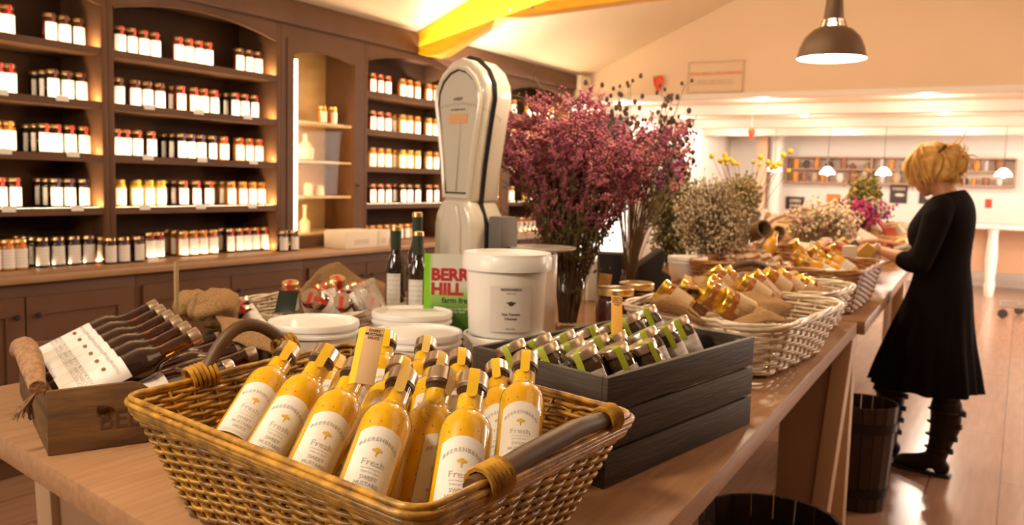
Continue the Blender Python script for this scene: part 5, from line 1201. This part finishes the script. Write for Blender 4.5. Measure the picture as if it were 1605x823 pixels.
# ------------------------------------------------------------------ hanging lamps and recessed spots
HOT = mat('lamp_glow', (1, .88, .70), .5, emis=14)
def pendant(P, r, label, lit=30, grp=None, full=True):
    o = thing('pendant_lamp', label, 'lamp', P, 0, grp)
    k = r/.165; prof = [(.165, 0), (.158, .012), (.150, .05), (.128, .10), (.092, .135), (.058, .150)]
    sh = MB().lathe([(a*k, z*k) for a, z in prof]+[((a-.004)*k, z*k-.002) for a, z in prof[::-1]], 40, cap=False)
    sh.build('shade', mat('bronze_shade', (.16, .10, .065), .38, .2), o)
    MB().lathe([((a-.006)*k, z*k-.001+.002) for a, z in prof], 40, cap=False).build('shade_lining', mat('white_enamel', (.9, .86, .8), .5), o)
    for q in range(6):
        a_ = 2*PI*q/6; b = MB(); b.tube([(.058*k*math.cos(a_), .058*k*math.sin(a_), .148*k), (.045*k*math.cos(a_), .045*k*math.sin(a_), .185*k)], .006*k, 5); b.build('vent_rib', mat('bronze_shade', (0, 0, 0)), o)
    MB().lathe([(.048*k, .183*k), (.046*k, .20*k), (.036*k, .30*k), (.03*k, .31*k), (.008*k, .32*k)], 28).build('lamp_cap', mat('bronze_shade', (0, 0, 0)), o)
    MB().lathe([(.001, -.004*k), (.03*k, .01*k), (.048*k, .06*k), (.035*k, .12*k), (.02*k, .17*k), (.001, .18*k)], 24).build('bulb', HOT, o)
    MB().tube([(0, 0, .31*k), (0, 0, .31*k+.7)], .004, 6).build('flex', BLACK, o)
    if lit: point('lamp_light', V(P)+V((0, 0, -.03)), lit, (1, .78, .5), .05*k+.04)
    return o
LP = dep(1303, 92, 4.8)
pendant(LP, .19, 'bronze dome pendant lamp hanging over the island', 34)
pendant((-1.05, 2.5, LP.z), .19, 'added unseen bronze dome pendant lamp above the near part of the island', 20)  # outside the view, added to light the near island
pendant((-1.15, .2, LP.z+.05), .19, 'added unseen bronze dome pendant lamp above the basket corner of the island', 46)  # outside the view, added as top light on the basket
cupk = mat('white_cup_shade', (.9, .82, .7), .5, emis=1.6)
for k, (px, py) in enumerate(((1214, 262), (1297, 267), (1385, 268), (1573, 270))):
    p = hit(px, py, 'y', 11.9); o = thing('cup_pendant', 'small glowing white pendant before the far wall shelf, %s from left' % ORD[k], 'lamp', p, 0, 'cup pendants in the far room')
    MB().lathe([(.10, -.05), (.085, -.01), (.04, .04), (.02, .05)], 20, cap=False).build('shade', cupk, o); b = MB(); b.ball((0, 0, -.03), .035, 10, 8); b.build('bulb', HOT, o)
    MB().tube([(0, 0, .05), (0, 0, 2.298-p.z)], .004, 5).build('flex', BLACK, o); MB().lathe([(.03, 2.27-p.z), (.03, 2.299-p.z)], 12).build('ceiling_rose', STEEL, o)
k = 0
for y in (8.85, 10.82, 12.7):
    for x in (-3.85, -2.34, -.83, .7):
        k += 1; o = thing('recessed_spot', 'bright recessed ceiling spot, %s row from the front, %s from left' % (ORD[(8.85, 10.82, 12.7).index(y)], ORD[(-3.85, -2.34, -.83, .7).index(x)]), 'lamp', (x, y, 2.2995), 0, 'recessed spots in the far room ceiling')
        MB().lathe([(.062, -.006), (.062, 0), (.045, 0), (.045, -.006)], 20, cap=False).build('trim_ring', WHITE, o); b = MB(); b.ball((0, 0, -.012), .045, 14, 8, (1, 1, .35)); b.build('lens', HOT, o); point('spot_light', (x, y, 2.22), 27, (1, .84, .68), .05)

# ------------------------------------------------------------------ gable sign and strawberries
def strawberry(P, s, label):
    o = thing('strawberry_sign', label, 'sign', P)
    b = MB(); b.lathe([(.002*s, -1.0*s), (.12*s, -.9*s), (.30*s, -.55*s), (.48*s, -.1*s), (.55*s, .22*s), (.50*s, .45*s), (.3*s, .58*s), (.05*s, .60*s)], 20, sy=.35); b.build('berry', mat('strawberry_red', (.75, .06, .02), .4), o)
    l = MB()
    for k in range(7):
        a = PI*2*k/7; l.add([(0, -.1*s, .6*s), (.5*s*math.cos(a)-.05*s, -.22*s, .55*s+.12*s*math.sin(a)), (.55*s*math.cos(a+.3), -.24*s, .5*s+.2*s*math.sin(a+.3))], [(0, 1, 2)])
    l.build('calyx', mat('calyx_green', (.30, .33, .02), .6), o, smooth=0); return o
strawberry(hit(1032, 129, 'y', 8.24), .105, 'red strawberry emblem on the gable wall left of the pale sign')
so = strawberry(hit(1178, 208, 'y', 9.47), .075, 'small red strawberry hanging from the first ceiling beam'); MB().tube([(0, 0, .04), (0, 0, 2.295-so.location.z)], .002, 4).build('string', LABEL, so)
a, b2 = hit(1082, 100, 'y', 8.3), hit(1163, 146, 'y', 8.3)
o = thing('wall_sign', 'pale framed sign with an orange heading on the gable wall', 'sign', (a.x, 8.285, b2.z+.02)); w_, h_ = b2.x-a.x, a.z-b2.z-.02
MB().box(0, w_, 0, .013, 0, h_).build('board', mat('sign_board', (.73, .54, .38), .8), o, smooth=0)
f = MB(); f.box(-.012, 0, -.006, .014, -.012, h_+.012); f.box(w_, w_+.012, -.006, .014, -.012, h_+.012); f.box(0, w_, -.006, .014, h_, h_+.012); f.box(0, w_, -.006, .014, -.012, 0); f.build('frame', mat('sign_frame', (.6, .42, .28), .6), o, smooth=0)
me = put('lettering', text_mesh('BEERENBERG STRAWBERRIES', .042, mat('sign_orange', (.72, .26, .10), .6), .001), o); me.location = (w_*.5, -.002, h_*.62)
me = put('lettering', text_mesh('FAMILY FARM SINCE 1839\nPICKED FRESH EVERY DAY', .030, mat('sign_grey', (.5, .38, .28), .6)), o); me.location = (w_*.5, -.002, h_*.32)

# ------------------------------------------------------------------ far room
YF = 14.88
a, b2 = hit(1233, 245, 'y', YF-.2), hit(1590, 294, 'y', YF-.2)
o = thing('wall_shelf', 'long two-tier display shelf across the far wall', 'shelf', (a.x, YF, b2.z)); c = V(o.location); w_ = b2.x-a.x; h_ = a.z-b2.z
SHW = mat('shelf_rosewood', (.42, .25, .17), .6)
MB().box(0, w_, -.012, 0, 0, h_).build('back_panel', mat('shelf_back_pink', (.74, .60, .48), .7), o, smooth=0)
for z in (0, h_*.5, h_-.02): MB().box(0, w_, -.22, -.013, z, z+.022).build('shelf', SHW, o, smooth=0)
for k in range(6): MB().box(w_*k/5-.012, w_*k/5+.012, -.225, -.223+.21, -.01, h_).build('upright', SHW, o, smooth=0)
rr = random.Random(12); PT_ = [mat('pot_a', (.30, .12, .06), .6), mat('pot_b', (.75, .66, .56), .6), mat('pot_c', (.07, .05, .045), .6), mat('pot_d', (.72, .26, .04), .6), mat('pot_e', (.48, .33, .20), .6), mat('pot_f', (.55, .50, .44), .6)]
PN = ['red-brown', 'cream', 'black', 'orange', 'tan', 'grey']; ct = {}; PM = {}
for tier in (0, 1):
    x = .08
    while x < w_-.12:
        ci = rr.randrange(6); sh_ = rr.randrange(3); hh = rr.uniform(.10, .19); rd = rr.uniform(.035, .07)
        pr = [[(rd*.7, 0), (rd, hh*.3), (rd, hh*.7), (rd*.6, hh)], [(rd*.8, 0), (rd*.85, hh*.95), (rd*.8, hh)], [(rd*.5, 0), (rd, hh*.5), (rd*.35, hh*.75), (rd*.4, hh)]][sh_]
        ct[(ci, tier)] = ct.get((ci, tier), 0)+1
        q = MB().lathe(pr, 14).build(['jug', 'canister', 'vase'][sh_], PT_[ci]); q.location = (a.x+x+rd, YF-.12, b2.z+(h_*.5 if tier else 0)+.0225)
        tag(q, '%s %s on the %s tier of the far shelf, %s %s item from left' % (PN[ci], ['jug', 'canister', 'vase'][sh_], 'upper' if tier else 'lower', ORD[ct[(ci, tier)]-1], PN[ci]), ['jug', 'canister', 'vase'][sh_], 'pots on the far wall shelf')
        x += rd*2+rr.uniform(.01, .10)
        if abs(((x+.04) % (w_/5))-.02) < .09: x += .1
def wallpaper(x0, y0, x1, y1, m, name, label, marks=()):
    a, b2 = hit(x0, y0, 'y', YF), hit(x1, y1, 'y', YF); o = thing(name, label, 'poster', (a.x, YF+.015, b2.z)); w_, h_ = b2.x-a.x, a.z-b2.z
    MB().box(0, w_, -.012, 0, 0, h_).build('board', m, o, smooth=0)
    for tx, sz, u, v, mm in marks:
        q = put('lettering', text_mesh(tx, sz, mm, .003), o); q.location = (w_*u, -.014, h_*v)
    return o
PB = mat('poster_black', (.035, .02, .018), .5); PWm = mat('poster_cream', (.75, .62, .5), .6)
wallpaper(1352, 289, 1376, 316, PB, 'poster', 'black poster partly behind the gold bouquet, left of the two others', [('JAM', .08, .5, .7, PWm)])
o = wallpaper(1396, 290, 1421, 319, PB, 'poster', 'middle black poster with pale heading and oval', [('FARM', .075, .5, .80, PWm)])
e = MB(); e.add([(.14+.07*math.cos(q), -.014, .13+.025*math.sin(q)) for q in [2*PI*k/16 for k in range(16)]], [tuple(range(16))]); e.build('emblem', PWm, o, smooth=0)
o = wallpaper(1442, 291, 1467, 320, PB, 'poster', 'black poster with a pale leaf shape beside the woman\'s chin', [('FRESH', .07, .5, .82, PWm)])
e = MB(); e.add([(.14+.05*math.cos(q)+.02*math.sin(q), -.014, .13+.06*math.sin(q)) for q in [2*PI*k/16 for k in range(16)]], [tuple(range(16))]); e.build('emblem', PWm, o, smooth=0)
wallpaper(1296, 304, 1316, 330, mat('poster_orange', (.85, .22, .03), .6), 'poster', 'plain orange poster on the far wall left of the bouquets')
wallpaper(1232, 308, 1260, 329, PB, 'poster', 'small black notice with white lettering under the shelf bracket', [('OPEN', .07, .5, .68, PWm), ('DAILY', .06, .5, .3, PWm)])
wallpaper(1545, 312, 1554, 326, mat('poster_red2', (.7, .05, .02), .6), 'poster', 'small red notice on the far wall behind the woman\'s shoulder')
for k, (x0, x1, m_, lb) in enumerate(((1186, 1202, mat('door_peach', (.72, .48, .32), .7), 'peach door leaf far behind the yellow button flowers'), (1210, 1224, WHITE, 'white column beside the far wall shelf'))):
    a, b2 = hit(x0, 240, 'y', 14.3), hit(x1, 240, 'y', 14.3); o = MB().box(a.x, b2.x, 14.3, 14.5, .001, 2.298).build('column', m_, bevel=.01); tag(o, lb, 'column')
# far table, trolley, wall shelf, drinks fridge
o = thing('far_table', 'white table against the far wall behind the woman', 'table', (.1, 13.6, 0))
MB().box(-.9, 1.2, -.3, .4, .93, .98).build('tabletop', WHITE, o, bevel=.005)
for x in (-.42, 1.0):
    for y in (-.2, .3): MB().lathe([(.05, 0), (.06, .05), (.07, .15), (.055, .2), (.075, .5), (.06, .85), (.075, .929)], 16, (x, y, 0)).build('leg', WHITE, o)
MB().box(-.85, 1.1, .3, .33, .3, .9).build('modesty_panel', mat('panel_peach', (.6, .36, .22), .6), o, smooth=0)
P = hit(1592, 497, 'z', 0); o = thing('flat_trolley', 'low metal trolley on castors at the right edge', 'trolley', (P.x+.25, P.y, 0))
f = MB(); f.tube([(-.42, -.25, .14), (.6, -.25, .14), (.6, .25, .14), (-.42, .25, .14)], .012, 6, closed=True); f.tube([(-.42, 0, .14), (.6, 0, .14)], .01, 6); f.build('frame', STEEL, o)
for x, y in ((-.38, -.24), (-.22, .24), (.1, -.24), (.5, -.24), (.5, .24)):
    c_ = MB(); c_.m = M.Translation((x, y, .055)) @ M.Rotation(PI/2, 4, 'X'); c_.lathe([(.02, -.014), (.052, -.014), (.054, 0), (.052, .014), (.02, .014)], 16); w2 = c_.build('castor', mat('castor_rubber', (.06, .045, .04), .6), o)
    MB().box(x-.02, x+.02, y-.02, y+.02, .112, .132).build('castor_fork', STEEL, w2, bevel=.003)
a = dep(938, 182, 8.4); o = thing('drinks_fridge', 'tall dark drinks fridge with lit white doors, behind the heather', 'fridge', (a.x+.02, a.y, 0), -.45)
MB().box(-.11, .10, -.3, .3, .001, a.z).build('dark_side', BLACK, o, bevel=.01)
MB().box(.101, .80, -.28, .3, .001, dep(1000, 300, 8.4).z+.02).build('cabinet_body', WHITE, o, bevel=.01)
MB().box(.12, .43, -.295, -.281, .6, dep(1000, 305, 8.4).z).build('door', mat('lit_fridge_glass', (1, .95, .85), .3, emis=1.3), o, smooth=0)
MB().box(.45, .78, -.295, -.281, .6, dep(1000, 305, 8.4).z).build('door', mat('lit_fridge_glass', (0, 0, 0)), o, smooth=0)
MB().lathe([(.03, 0), (.035, .1), (.035, .2), (.012, .27), (.012, .32)], 14, (.2, -.315, 1.02)).build('bottle_picture', mat('bottle_green', (.15, .45, .03), .4), o)
o = thing('bracket_shelf', 'brown wooden shelf on the left wall of the far room', 'shelf', (-4.40, 10.4, 1.86)); MB().box(.001, .28, -1.6, 1.6, 0, .04).build('shelf_board', SHW, o, bevel=.004)
for y in (-1.3, 0, 1.3): MB().prism([(.001, y, 0), (.24, y, 0), (.001, y, -.2)], (0, .03, 0)).build('bracket', SHW, o, smooth=0)

# ------------------------------------------------------------------ wooden tubs on the floor
def barrel(P, r, h, label, seed):
    o = thing('wooden_tub', label, 'tub', P); BW = mat('dark_stave_wood', (.045, .018, .010), .5, noise=(5, (.025, .010, .006), .3, .7), stretch=(6, 6, 1)); n = 18
    for k in range(n):
        a0, a1 = 2*PI*k/n+.012, 2*PI*(k+1)/n-.012
        def pt(a, rr_, z): return (rr_*math.cos(a), rr_*math.sin(a), z)
        MB().hexa([pt(a0, r*.74, .001), pt(a0, r*.80, .001), pt(a1, r*.80, .001), pt(a1, r*.74, .001)], [pt(a0, r*.94, h), pt(a0, r, h), pt(a1, r, h), pt(a1, r*.94, h)]).build('stave', BW, o, smooth=0)
    for z in (.18, .80): MB().lathe([(r*(.80+.2*z)+.001, h*z-.018), (r*(.80+.2*z)+.005, h*z-.018), (r*(.80+.2*z)+.007, h*z+.018), (r*(.80+.2*z)+.002, h*z+.018)], 36, cap=False).build('hoop', mat('dark_iron', (.03, .02, .018), .4, .6), o)
    MB().lathe([(.001, .02), (r*.74, .02), (r*.74, .03), (.001, .03)], 24, cap=False).build('base_board', BW, o)
    mb = MB(); mb.tube([(-r*.98, 0, h*.9), (-r*1.15, 0, h*.97), (-r*1.15, 0, h*1.05)], .006, 5)
    return o
barrel((-.55, 4.03, 0), .150, .47, 'dark wooden stave tub on the floor beside the woman\'s boots', 1)
barrel((-.56, 2.44, 0), .20, .46, 'dark wooden stave tub under the table edge, nearest the viewer', 2)
dk = [('body', MB().lathe([(.03, 0), (.034, .004), (.034, .16), (.016, .21), (.015, .25)], 16).mesh('body', BL), []), ('cap', MB().lathe([(.016, .245), (.0172, .246), (.0172, .268), (.015, .27)], 14).mesh('cap', GOLD), [])]
for bx_, by_, rr_, hh, nm, nn in ((-.55, 4.03, .085, .16, 'beside the woman', 6), (-.56, 2.44, .12, .11, 'under the table edge', 7)):
    for k in range(nn):
        a = 2*PI*k/nn; inst(dk, 'wine_bottle', 'dark gold-capped bottle in the stave tub %s, %s going round' % (nm, ORD[k]), 'bottle', frame((bx_+rr_*.8*math.cos(a), by_+rr_*.8*math.sin(a), .035), (.12*math.cos(a), .12*math.sin(a), 1), (0, -1, 0)), 'bottles in the tub '+nm)
# ------------------------------------------------------------------ the woman at the island
WO = V((-.325, 4.78, 0)); WRZ = PI-.16
wm = thing('person', 'woman with blond pinned-up hair in a black dress and buckled boots, sorting packets', 'person', WO, WRZ)
SKIN = mat('skin', (.62, .30, .17), .5, noise=(9, (.56, .25, .14), .35, .7))
def remeshed(raw, name, m, parent, vox=.006, smooth=6, fac=.6):
    me = raw.mesh(name+'_raw', m, smooth=0); o = bpy.data.objects.new(name+'_raw', me); COL.objects.link(o)
    r_ = o.modifiers.new('r', 'REMESH'); r_.mode = 'VOXEL'; r_.voxel_size = vox; r_.use_smooth_shade = True
    s_ = o.modifiers.new('s', 'SMOOTH'); s_.iterations = smooth; s_.factor = fac
    bpy.context.view_layer.update(); dg = bpy.context.evaluated_depsgraph_get(); n = bpy.data.meshes.new_from_object(o.evaluated_get(dg)); n.name = name
    bpy.data.objects.remove(o); n.materials.clear(); n.materials.append(m); n.shade_smooth(); return put(name, n, parent)
def limb(mb, pts, n=16):    # (x, y, z, r) joints: tapered capsule chain
    for i in range(len(pts)-1):
        a, b = V(pts[i][:3]), V(pts[i+1][:3]); k = 5
        mb.tube([a.lerp(b, j/k) for j in range(k+1)], [pts[i][3]+(pts[i+1][3]-pts[i][3])*j/k for j in range(k+1)], n)
    for p in pts: mb.ball(p[:3], p[3]*1.0, n, 10)
b = MB()
# torso under the dress, neck, head bowed over the table
b.ball((0, 0, .93), .12, 20, 12, (1.0, 1.25, 1.0)); b.ball((0, 0, 1.08), .11, 20, 12, (1.0, 1.15, 1.2)); b.ball((.0, 0, 1.24), .12, 20, 12, (1.0, 1.35, 1.1))
limb(b, [(-.01, 0, 1.32, .07), (.0, 0, 1.38, .056), (.03, 0, 1.43, .052), (.055, 0, 1.48, .055)])
HC_ = V((.075, 0, 1.505)); hm = M.Translation(HC_) @ M.Rotation(R(24), 4, 'Y')
b.m = hm
b.ball((0, 0, .012), .092, 26, 18, (1.06, .84, 1.12)); b.ball((.040, 0, -.045), .062, 22, 14, (.95, .86, 1.0)); b.ball((.062, 0, -.088), .026, 14, 10, (1, 1.05, .8))
limb(b, [(.086, 0, .005, .009), (.108, 0, -.028, .0125)]); b.ball((.096, .010, -.032), .008); b.ball((.096, -.010, -.032), .008)
b.ball((.093, 0, -.055), .011, 12, 8, (.8, 1.9, .55)); b.ball((.090, 0, -.066), .011, 12, 8, (.8, 1.7, .6))
for s in (-1, 1):
    b.ball((.082, s*.030, .020), .014, 10, 8, (.6, 1.3, .5)); b.ball((.078, s*.030, .002), .013, 10, 8, (.7, 1.2, .8)); b.ball((.055, s*.048, -.03), .026, 12, 8, (1, .7, 1))
    b.ball((-.005, s*.083, -.012), .024, 12, 10, (.65, .35, 1.2)); b.ball((-.004, s*.088, -.034), .010, 8, 6)
b.m = M.Identity(4)
# legs: left one carries the weight, the right one steps forward
limb(b, [(-.01, .07, .86, .085), (-.05, .075, .64, .070), (-.075, .085, .45, .054), (-.09, .09, .34, .053), (-.075, .09, .20, .042), (-.055, .09, .09, .038), (.06, .08, .04, .030), (.12, .078, .035, .022)])
limb(b, [(.03, -.07, .86, .085), (.13, -.075, .64, .070), (.215, -.09, .46, .055), (.225, -.09, .34, .053), (.225, -.09, .20, .041), (.225, -.09, .09, .036), (.32, -.09, .04, .030), (.38, -.09, .035, .022)])
# arms
def hand(mb, W_, fwd, up, curl, side):
    fwd = V(fwd).normalized(); up = V(up); up = (up-fwd*up.dot(fwd)).normalized(); lat = fwd.cross(up)*side
    def q(f, l, u): return V(W_)+fwd*f+lat*l+up*u
    limb(mb, [(*q(0, 0, 0), .026), (*q(.03, 0, 0), .027), (*q(.065, .012, 0), .023)], 12); limb(mb, [(*q(.03, -.012, 0), .022), (*q(.072, -.018, 0), .020)], 12); mb.ball(q(.05, 0, 0), .03, 14, 10, (1.1, 1.1, .75))
    for k, (l, L) in enumerate(((.026, .066), (.009, .075), (-.009, .070), (-.026, .055))):
        c1, c2 = curl*(.8+.12*k), curl*(1.5+.1*k); p0 = q(.082-.004*abs(k-1), l, 0); d1 = fwd*math.cos(c1)-up*math.sin(c1); d2 = fwd*math.cos(c2)-up*math.sin(c2)
        p1 = p0+d1*L*.45; p2 = p1+d2*L*.32; d3 = fwd*math.cos(c2*1.3)-up*math.sin(c2*1.3); p3 = p2+d3*L*.25
        limb(mb, [(*p0, .0098), (*p1, .0088), (*p2, .008), (*p3, .0068)], 8)
    t0 = q(.022, .022, -.006); t1 = t0+fwd*.026+lat*.022-up*.012; t2 = t1+fwd*.026+lat*.002-up*.014
    limb(mb, [(*t0, .0135), (*t1, .0110), (*t2, .0085)], 8)
limb(b, [(-.01, .165, 1.315, .060), (.0, .19, 1.27, .050), (.02, .215, 1.16, .045), (.05, .235, 1.055, .038), (.11, .225, 1.075, .037), (.20, .19, 1.09, .029), (.265, .165, 1.105, .0235)])
hand(b, (.27, .162, 1.106), (1, -.25, -.02), (.1, .2, 1), .45, -1)
limb(b, [(-.01, -.165, 1.315, .060), (.0, -.19, 1.27, .050), (.05, -.22, 1.17, .045), (.10, -.24, 1.06, .038), (.18, -.20, 1.085, .036), (.27, -.12, 1.11, .028), (.33, -.07, 1.125, .0235)])
hand(b, (.335, -.066, 1.126), (1, .35, -.05), (.1, -.2, 1), .5, 1)
remeshed(b, 'body', SKIN, wm, .0055, 5)
# dress: lofted rings
DR = mat('black_jersey', (.009, .006, .006), .95, spec=.08, bump=(60, .15))
def loft(rings, n=72, pleat=0, pf=15):
    vs = []; fs = []
    for (z, cx, cy, rx, ry, pl, tilt) in rings:
        for i in range(n):
            a = 2*PI*i/n; w_ = 1+pl*math.sin(pf*a+1.2*math.sin(3*a))*.5+pl*.4*math.sin(7*a+2)
            vs.append((cx+rx*w_*math.cos(a), cy+ry*w_*math.sin(a), z+tilt*math.cos(a)+pl*.06*math.sin(5*a)))
    for k in range(len(rings)-1):
        for i in range(n): j = (i+1) % n; fs.append((k*n+i, k*n+j, (k+1)*n+j, (k+1)*n+i))
    m_ = MB(); m_.add(vs, fs); return m_
rings = [(.415, .045, 0, .255, .245, .16, .0), (.43, .045, 0, .25, .24, .16, 0), (.52, .04, 0, .235, .228, .13, 0), (.62, .035, 0, .21, .212, .09, 0), (.72, .025, 0, .188, .196, .055, 0), (.82, .012, 0, .165, .182, .02, 0), (.90, .0, 0, .148, .172, .005, 0),
         (.98, -.005, 0, .130, .150, 0, 0), (1.05, .0, 0, .124, .142, 0, 0), (1.12, .012, 0, .138, .152, 0, 0), (1.18, .022, 0, .152, .165, 0, 0), (1.24, .015, 0, .150, .178, 0, 0), (1.30, -.004, 0, .128, .195, 0, -.0), (1.345, -.012, 0, .108, .185, 0, -.006), (1.372, -.012, 0, .092, .150, 0, -.012), (1.392, -.008, 0, .078, .105, 0, -.018), (1.398, -.004, 0, .070, .084, 0, -.022), (1.392, -.004, 0, .064, .078, 0, -.022)]
dr = loft(rings).mesh('dress', DR, smooth=180); do = put('dress', dr, wm); sm = do.modifiers.new('s', 'SUBSURF'); sm.levels = 1; sm.render_levels = 1
for s, arm in ((1, [(-.012, .15, 1.325, .066), (-.005, .185, 1.28, .068), (.015, .212, 1.17, .060), (.045, .236, 1.06, .054), (.085, .236, 1.058, .050), (.115, .228, 1.068, .047)]), (-1, [(-.012, -.15, 1.325, .066), (-.005, -.185, 1.28, .068), (.045, -.215, 1.17, .060), (.095, -.242, 1.065, .054), (.135, -.232, 1.07, .048)])):
    m_ = MB(); m_.ball((-.012, s*.15, 1.322), .067, 16, 10); limb(m_, arm); remeshed(m_, 'sleeve', DR, wm, .009, 8)
# hair: swept crown, fringe down the front, pinned bundle at the back
HAIR = mat('blond_hair', (.82, .50, .14), .5, noise=(5, (.55, .27, .06), .35, .7), stretch=(6, 24, 6), bump=(30, .5))
h = MB(); h.m = hm
h.ball((-.012, 0, .030), .112, 26, 16, (.98, .86, 1.02)); h.ball((.030, 0, .050), .088, 22, 14, (1.0, .94, .85)); h.ball((-.055, 0, .0), .082, 20, 14, (1, .98, 1.1)); h.ball((-.105, .0, .03), .052, 18, 12, (1.1, 1.15, 1.3)); h.ball((-.13, .01, -.01), .036, 14, 10, (1, 1.1, 1.5))
for s in (-1, 1): h.ball((.052, s*.060, .008), .036, 16, 12, (.95, .5, 1.5)); h.ball((.010, s*.078, .008), .033, 16, 12, (1.3, .45, 1.3))
ho = remeshed(h, 'hair', HAIR, wm, .008, 3)
from mathutils import noise as NZ
for v in ho.data.vertices:
    l = hm.inverted() @ v.co; n_ = (l-V((-.01, 0, .02))).normalized(); v.co += (hm.to_3x3() @ n_)*(.007*math.sin(l.y*210+l.x*60+6*NZ.noise(l*14))+.006*NZ.noise(l*30))
rr = random.Random(31); lk = MB(); lk.m = hm
def lock(p0, p1, bend, r0=.006):
    pts = stemcurve(p0, p1, bend, 6); lk.tube(pts, [r0, r0, r0*.95, r0*.85, r0*.7, r0*.5, r0*.2], 5)
for k in range(90):      # strands from crown down the near side of the face and nape, loose ends at the bun
    s = rr.choice((1, 1, -1)); a = rr.uniform(-.05, .085)
    lock((a*.4, s*rr.uniform(.0, .05), .135-abs(a)*.3), (a+rr.uniform(.0, .035), s*rr.uniform(.075, .092), rr.uniform(-.075, .0)), (rr.uniform(-.01, .03), s*.05, .05), rr.uniform(.004, .007))
for k in range(26): lock((.07, rr.uniform(-.06, .06), .09), (.105+rr.uniform(-.01, .012), rr.uniform(-.07, .07), rr.uniform(-.03, .04)), (.035, 0, .025), .005)
for k in range(48):
    p = V((-.115+rr.uniform(-.03, .03), rr.uniform(-.05, .05), rr.uniform(-.03, .08))); lock(p, p+V((rr.uniform(-.07, .0), rr.uniform(-.03, .03), rr.uniform(-.085, .075))), (-.02, 0, .01), .004)
for k in range(24): lock((-.07, rr.uniform(-.05, .05), -.04), (-.085+rr.uniform(-.02, .02), rr.uniform(-.05, .05), -.04-rr.uniform(.04, .085)), (-.012, 0, 0), .0035)
lk.build('loose_strands', HAIR, ho)
c = MB(); c.m = hm @ M.Translation((-.085, .03, .075)) @ M.Rotation(.5, 4, 'Y'); c.box(-.030, .030, -.02, .045, -.006, .006); c.build('hair_clip', mat('dark_clip', (.10, .03, .01), .35), ho, bevel=.004)
# boots with buckled straps, tights on the knees
BO = mat('dark_boot_leather', (.020, .010, .008), .5, spec=.25, bump=(50, .4)); TI = mat('dark_tights', (.10, .045, .028), .6)
for s, (kx, ky, kz), sh, an, to in ((1, (-.088, .09, .355), (-.090, .09, .26), (-.055, .09, .085), (.12, .08, .03)), (-1, (.224, -.09, .36), (.226, -.09, .26), (.225, -.09, .085), (.385, -.09, .03))):
    m_ = MB(); limb(m_, [(kx, ky, kz, .072), (*sh, .070), ((sh[0]+an[0])/2, an[1], .17, .055), (*an, .048)]); limb(m_, [(*an, .046), (an[0]+.06, an[1], .055, .043), (to[0]-.03, to[1], .040, .036), (*to, .026)]); m_.ball((an[0]-.03, an[1], .045), .04, 14, 10, (1, .9, 1)); bo = remeshed(m_, 'boot', BO, wm, .007, 4)
    mb = MB(); mb.prism([(an[0]-.075, an[1]-.034, .0015), (an[0]+.03, an[1]-.038, .0015), (to[0]-.02, to[1]-.043, .0015), (to[0]+.028, to[1]-.02, .0015), (to[0]+.028, to[1]+.02, .0015), (to[0]-.02, to[1]+.043, .0015), (an[0]+.03, an[1]+.038, .0015), (an[0]-.075, an[1]+.034, .0015)], (0, 0, .016)); mb.build('sole', BLACK, bo, bevel=.004)
    for k, z in enumerate((.335, .27, .205, .14)):
        u = (z-.085)/(kz-.085); cx_ = an[0]+(kx-an[0])*min(1, u*1.1); r_ = .05+.026*u
        st_ = MB(); st_.tube([(cx_+r_*math.cos(a), an[1]+r_*math.sin(a), z+.006*math.sin(a*2)) for a in [2*PI*q/18 for q in range(18)]], .0075, 6, closed=True); st_.build('strap', BO, bo)
        bu = MB(); bu.box(cx_-r_-.022, cx_-r_-.002, an[1]+.015, an[1]+.035, z-.014, z+.014); bu.build('buckle', mat('dull_buckle', (.12, .09, .07), .4, .8), bo, bevel=.003)
    m_ = MB(); limb(m_, [(kx, ky, kz-.01, .0585), (kx, ky, .45, .0585), (kx*.7, ky*.9, .56, .070)]); m_.build('tights', TI, wm)
# bangle and ring, packet she is holding
mb = MB(); mb.tube([(.252+.006*math.sin(a), .168+.030*math.cos(a), 1.104+.030*math.sin(a)) for a in [2*PI*q/24 for q in range(24)]], .004, 6, closed=True); mb.build('bangle', GOLD, wm)
P = wm.matrix_basis @ V((.42, .06, 1.095)) if False else (M.Translation(WO) @ M.Rotation(WRZ, 4, 'Z')) @ V((.40, .02, 1.075))
o = tag(put('packet', MB().lathe([(.001, -.07), (.045, -.065), (.05, 0), (.045, .065), (.001, .07)], 4, sx=1, sy=.35, a0=PI/4).mesh('packet', PK[4], smooth=60)), 'dark packet held between the woman\'s hands', 'packet'); o.matrix_world = frame(P, (-.6, .2, .5), V((.3, -1, .2)))
